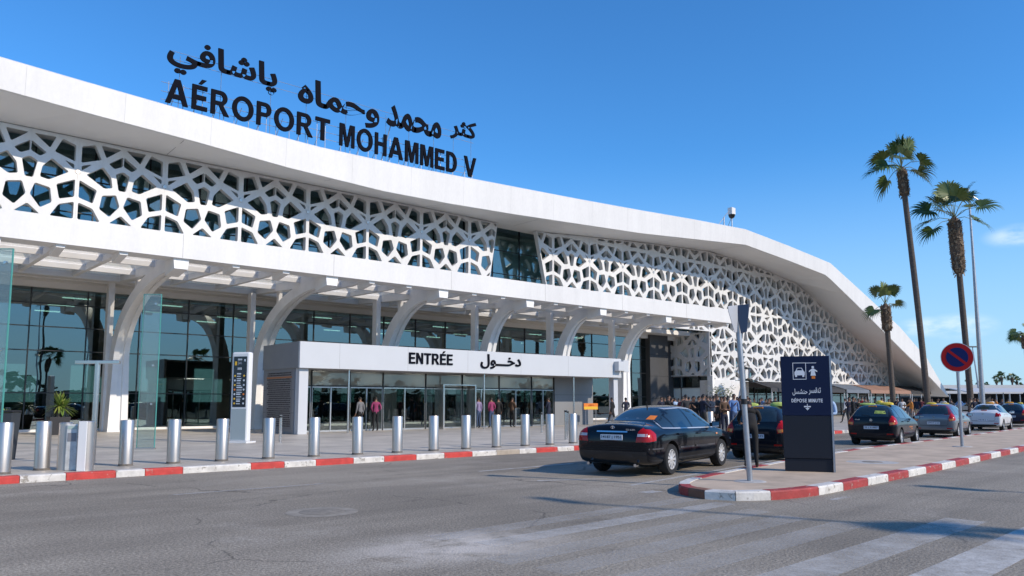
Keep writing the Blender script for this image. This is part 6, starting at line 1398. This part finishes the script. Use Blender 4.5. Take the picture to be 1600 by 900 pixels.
# the crowd by the corner: picture column, distance, clothes
CR = [(1033, 46, 'navy', 'navy', 'alone at the left end of the crowd'), (1049, 44, 'black', 'charcoal', 'beside the dark pilaster'), (1055, 47, 'lightblue', 'navy', 'half hidden beside the dark pilaster'), (1068, 43, 'navy', 'black', 'left of the olive tree'), (1076, 46, 'brown', 'charcoal', 'under the olive tree'),
      (1088, 40, 'charcoal', 'navy', 'right of the olive tree'), (1093, 44, 'navy', 'denim', 'behind the charcoal jacket near the olive tree'), (1098, 49, 'white', 'grey', 'deep in the crowd before the pale window'), (1106, 38, 'black', 'black', 'tall by the left of the three bollards'), (1111, 43, 'navy', 'charcoal', 'next to the tall man in black'),
      (1127, 39, 'brown', 'navy', 'left of the middle bollard'), (1137, 38, 'navy', 'black', 'directly behind the middle bollard'), (1142, 41, 'blue', 'denim', 'just right of the middle bollard'), (1154, 44, 'tan', 'charcoal', 'between the middle and right bollards'), (1161, 40, 'charcoal', 'black', 'behind the right bollard of three'),
      (1172, 52, 'maroon', 'black', 'right behind the leaning pole'), (1179, 55, 'black', 'grey', 'right of the leaning pole'), (1187, 53, 'charcoal', 'black', 'above the green roof signs'), (1196, 57, 'grey', 'navy', 'under the dark awning'), (1206, 60, 'black', 'black', 'farthest under the dark awning'),
      (1326, 43, 'navy', 'charcoal', 'first right of the totem'), (1332, 40, 'black', 'black', 'left of the black taxi'), (1341, 47, 'black', 'navy', 'below the small red sign'), (1346, 50, 'red', 'charcoal', 'beside the small red sign pole'), (1352, 46, 'charcoal', 'black', 'at the left rear of the black taxi'),
      (1409, 58, 'white', 'black', 'between the taxi and the small palm'), (1418, 60, 'black', 'grey', 'right of the small palm trunk'), (1423, 52, 'orange', 'grey', 'in front of the small palm'), (1432, 54, 'navy', 'tan', 'left of the tallest palm trunk'), (1439, 56, 'maroon', 'navy', 'touching the tallest palm trunk'),
      (1517, 55, 'tan', 'white', 'left behind the white saloon'), (1522, 52, 'navy', 'black', 'tall behind the roof of the white saloon'), (1528, 57, 'charcoal', 'brown', 'beside the shaggy palm trunk'), (1548, 63, 'white', 'tan', 'near the lamp post base'), (1556, 68, 'orange', 'charcoal', 'above the white saloon roof sign')]
NEWC = [(1039, 52, 'charcoal', 'black', 'behind the man left of the dark pilaster'), (1061, 53, 'grey', 'navy', 'deep behind the olive tree on its left'), (1082, 52, 'maroon', 'black', 'deep behind the olive tree on its right'), (1119, 50, 'tan', 'navy', 'before the white corner plinth'), (1132, 48, 'black', 'grey', 'between two men near the middle bollard'), (1149, 51, 'white', 'navy', 'in front of the white corner plinth edge'), (1167, 46, 'black', 'charcoal', 'hidden partly by the leaning pole'),
 (1191, 62, 'blue', 'black', 'deep under the dark awning on the left'), (1201, 54, 'brown', 'black', 'under the dark awning beside green roof signs'), (1211, 52, 'navy', 'navy', 'just left of the totem top edge'), (1321, 55, 'white', 'charcoal', 'deep right of the totem'), (1336, 52, 'grey', 'black', 'under the slate blue awning'), (1358, 55, 'navy', 'black', 'over the left roof sign of the black taxi'), (1367, 60, 'black', 'navy', 'over the middle of the black taxi roof'), (1378, 62, 'tan', 'black', 'over the right of the black taxi roof'),
 (1388, 58, 'black', 'charcoal', 'left of the small palm trunk'), (1402, 62, 'navy', 'black', 'just right of the small palm trunk in shade'), (1428, 64, 'black', 'black', 'deep between the small and tallest palms'), (1456, 66, 'grey', 'navy', 'right of the tallest palm trunk'), (1463, 62, 'black', 'charcoal', 'over the silver hatchback roof'), (1474, 68, 'white', 'navy', 'over the right of the silver hatchback roof'), (1486, 64, 'charcoal', 'black', 'behind the no parking sign pole'), (1499, 70, 'blue', 'navy', 'left of the shaggy palm trunk'), (1536, 72, 'black', 'tan', 'right of the lamp post base'), (1565, 74, 'navy', 'black', 'over the right of the white saloon'), (1575, 70, 'red', 'navy', 'between the white and dark blue cars')]
NEWC += [(1086, 31.5, 'black', 'navy', 'nearest the kerb left of the three bollards'), (1098, 31.2, 'navy', 'black', 'near the kerb behind the saloon windscreen'), (1121, 33.5, 'charcoal', 'black', 'near the kerb between the left and middle bollards'), (1131, 33.2, 'brown', 'navy', 'near the kerb just left of the middle bollard'), (1146, 34.4, 'blue', 'denim', 'near the kerb right of the middle bollard'), (1157, 35.2, 'navy', 'charcoal', 'near the kerb left of the right bollard'), (1072, 36, 'charcoal', 'black', 'in a pair left of the olive tree'), (1064, 37, 'maroon', 'black', 'with a companion left of the olive tree'), (1044, 38, 'black', 'navy', 'near the left end of the crowd'), (1115, 36, 'grey', 'black', 'in the middle of the crowd facing the doors')]
CR += NEWC
rg = random.Random(12)
for i, (px, d, tp, bt, wh) in enumerate(CR):
    x, y = at(px, d); who = f'person in {WN.get(tp, tp)} top standing {wh}'
    person(x, y, rg.uniform(0, 6.28), tp, bt, i % len(PM), who, 'people waiting along the forecourt', rg.uniform(.97, 1.05))
# at the doors
for x, y, rz, tp, bt, ps, l in ((19.9, 34.4, 0.26, 'grey', 'black', 0, 'person in grey top at the left entrance door'), (20.75, 34.3, -0.14, 'pink', 'black', 4, 'person in pink top at the left entrance door'), (23.3, 35.6, 1.2, 'charcoal', 'black', 4, 'dark figure behind the glass left of the door portal'),
        (27.5, 34.35, 0.16, 'lilac', 'denim', 0, 'person in lilac top queuing at the right entrance door'), (28.4, 34.3, 0.06, 'pink', 'denim', 4, 'person in bright pink top queuing at the right entrance door'), (29.1, 34.5, -0.14, 'black', 'black', 0, 'person in black top at the head of the entrance queue'), (29.9, 34.2, -1.34, 'brown', 'black', 1, 'person in brown top beside the entrance queue'),
        (32.9, 35.8, 2.5, 'khaki', 'navy', 1, 'person in khaki top behind the right entrance glass'), (32.3, 33.6, .3, 'navy', 'navy', 1, 'man in navy jacket standing outside the right doors'), (35.1, 31.0, .4, 'black', 'charcoal', 3, 'man in black jacket walking past the grey cladding'), (36.6, 31.2, 5.8, 'navy', 'black', 1, 'man in navy top waiting beside the orange notice board'),
        (17.0, 35.9, 3.0, 'navy', 'black', 0, 'person in navy top at the far left entrance door'), (22.4, 37.2, 2.8, 'white', 'navy', 2, 'person in white top with a phone inside left of the door portal'), (25.4, 36.8, 3.2, 'charcoal', 'denim', 0, 'person in charcoal top inside the door portal'), (31.2, 36.6, 2.2, 'navy', 'grey', 4, 'person in navy top deep inside the right doors'), (8.2, 46.5, 1.9, 'brown', 'black', 2, 'dark silhouette looking at a phone behind the facade glass by the potted plant'), (5.3, 45.4, 2.6, 'charcoal', 'black', 4, 'dark figure behind the glass above the pale planter'), (13.4, 44.9, 2.5, 'black', 'black', 0, 'dark figure behind the glass right of the glass blade')):
    person(x, y, rz, tp, bt, ps, l, None)
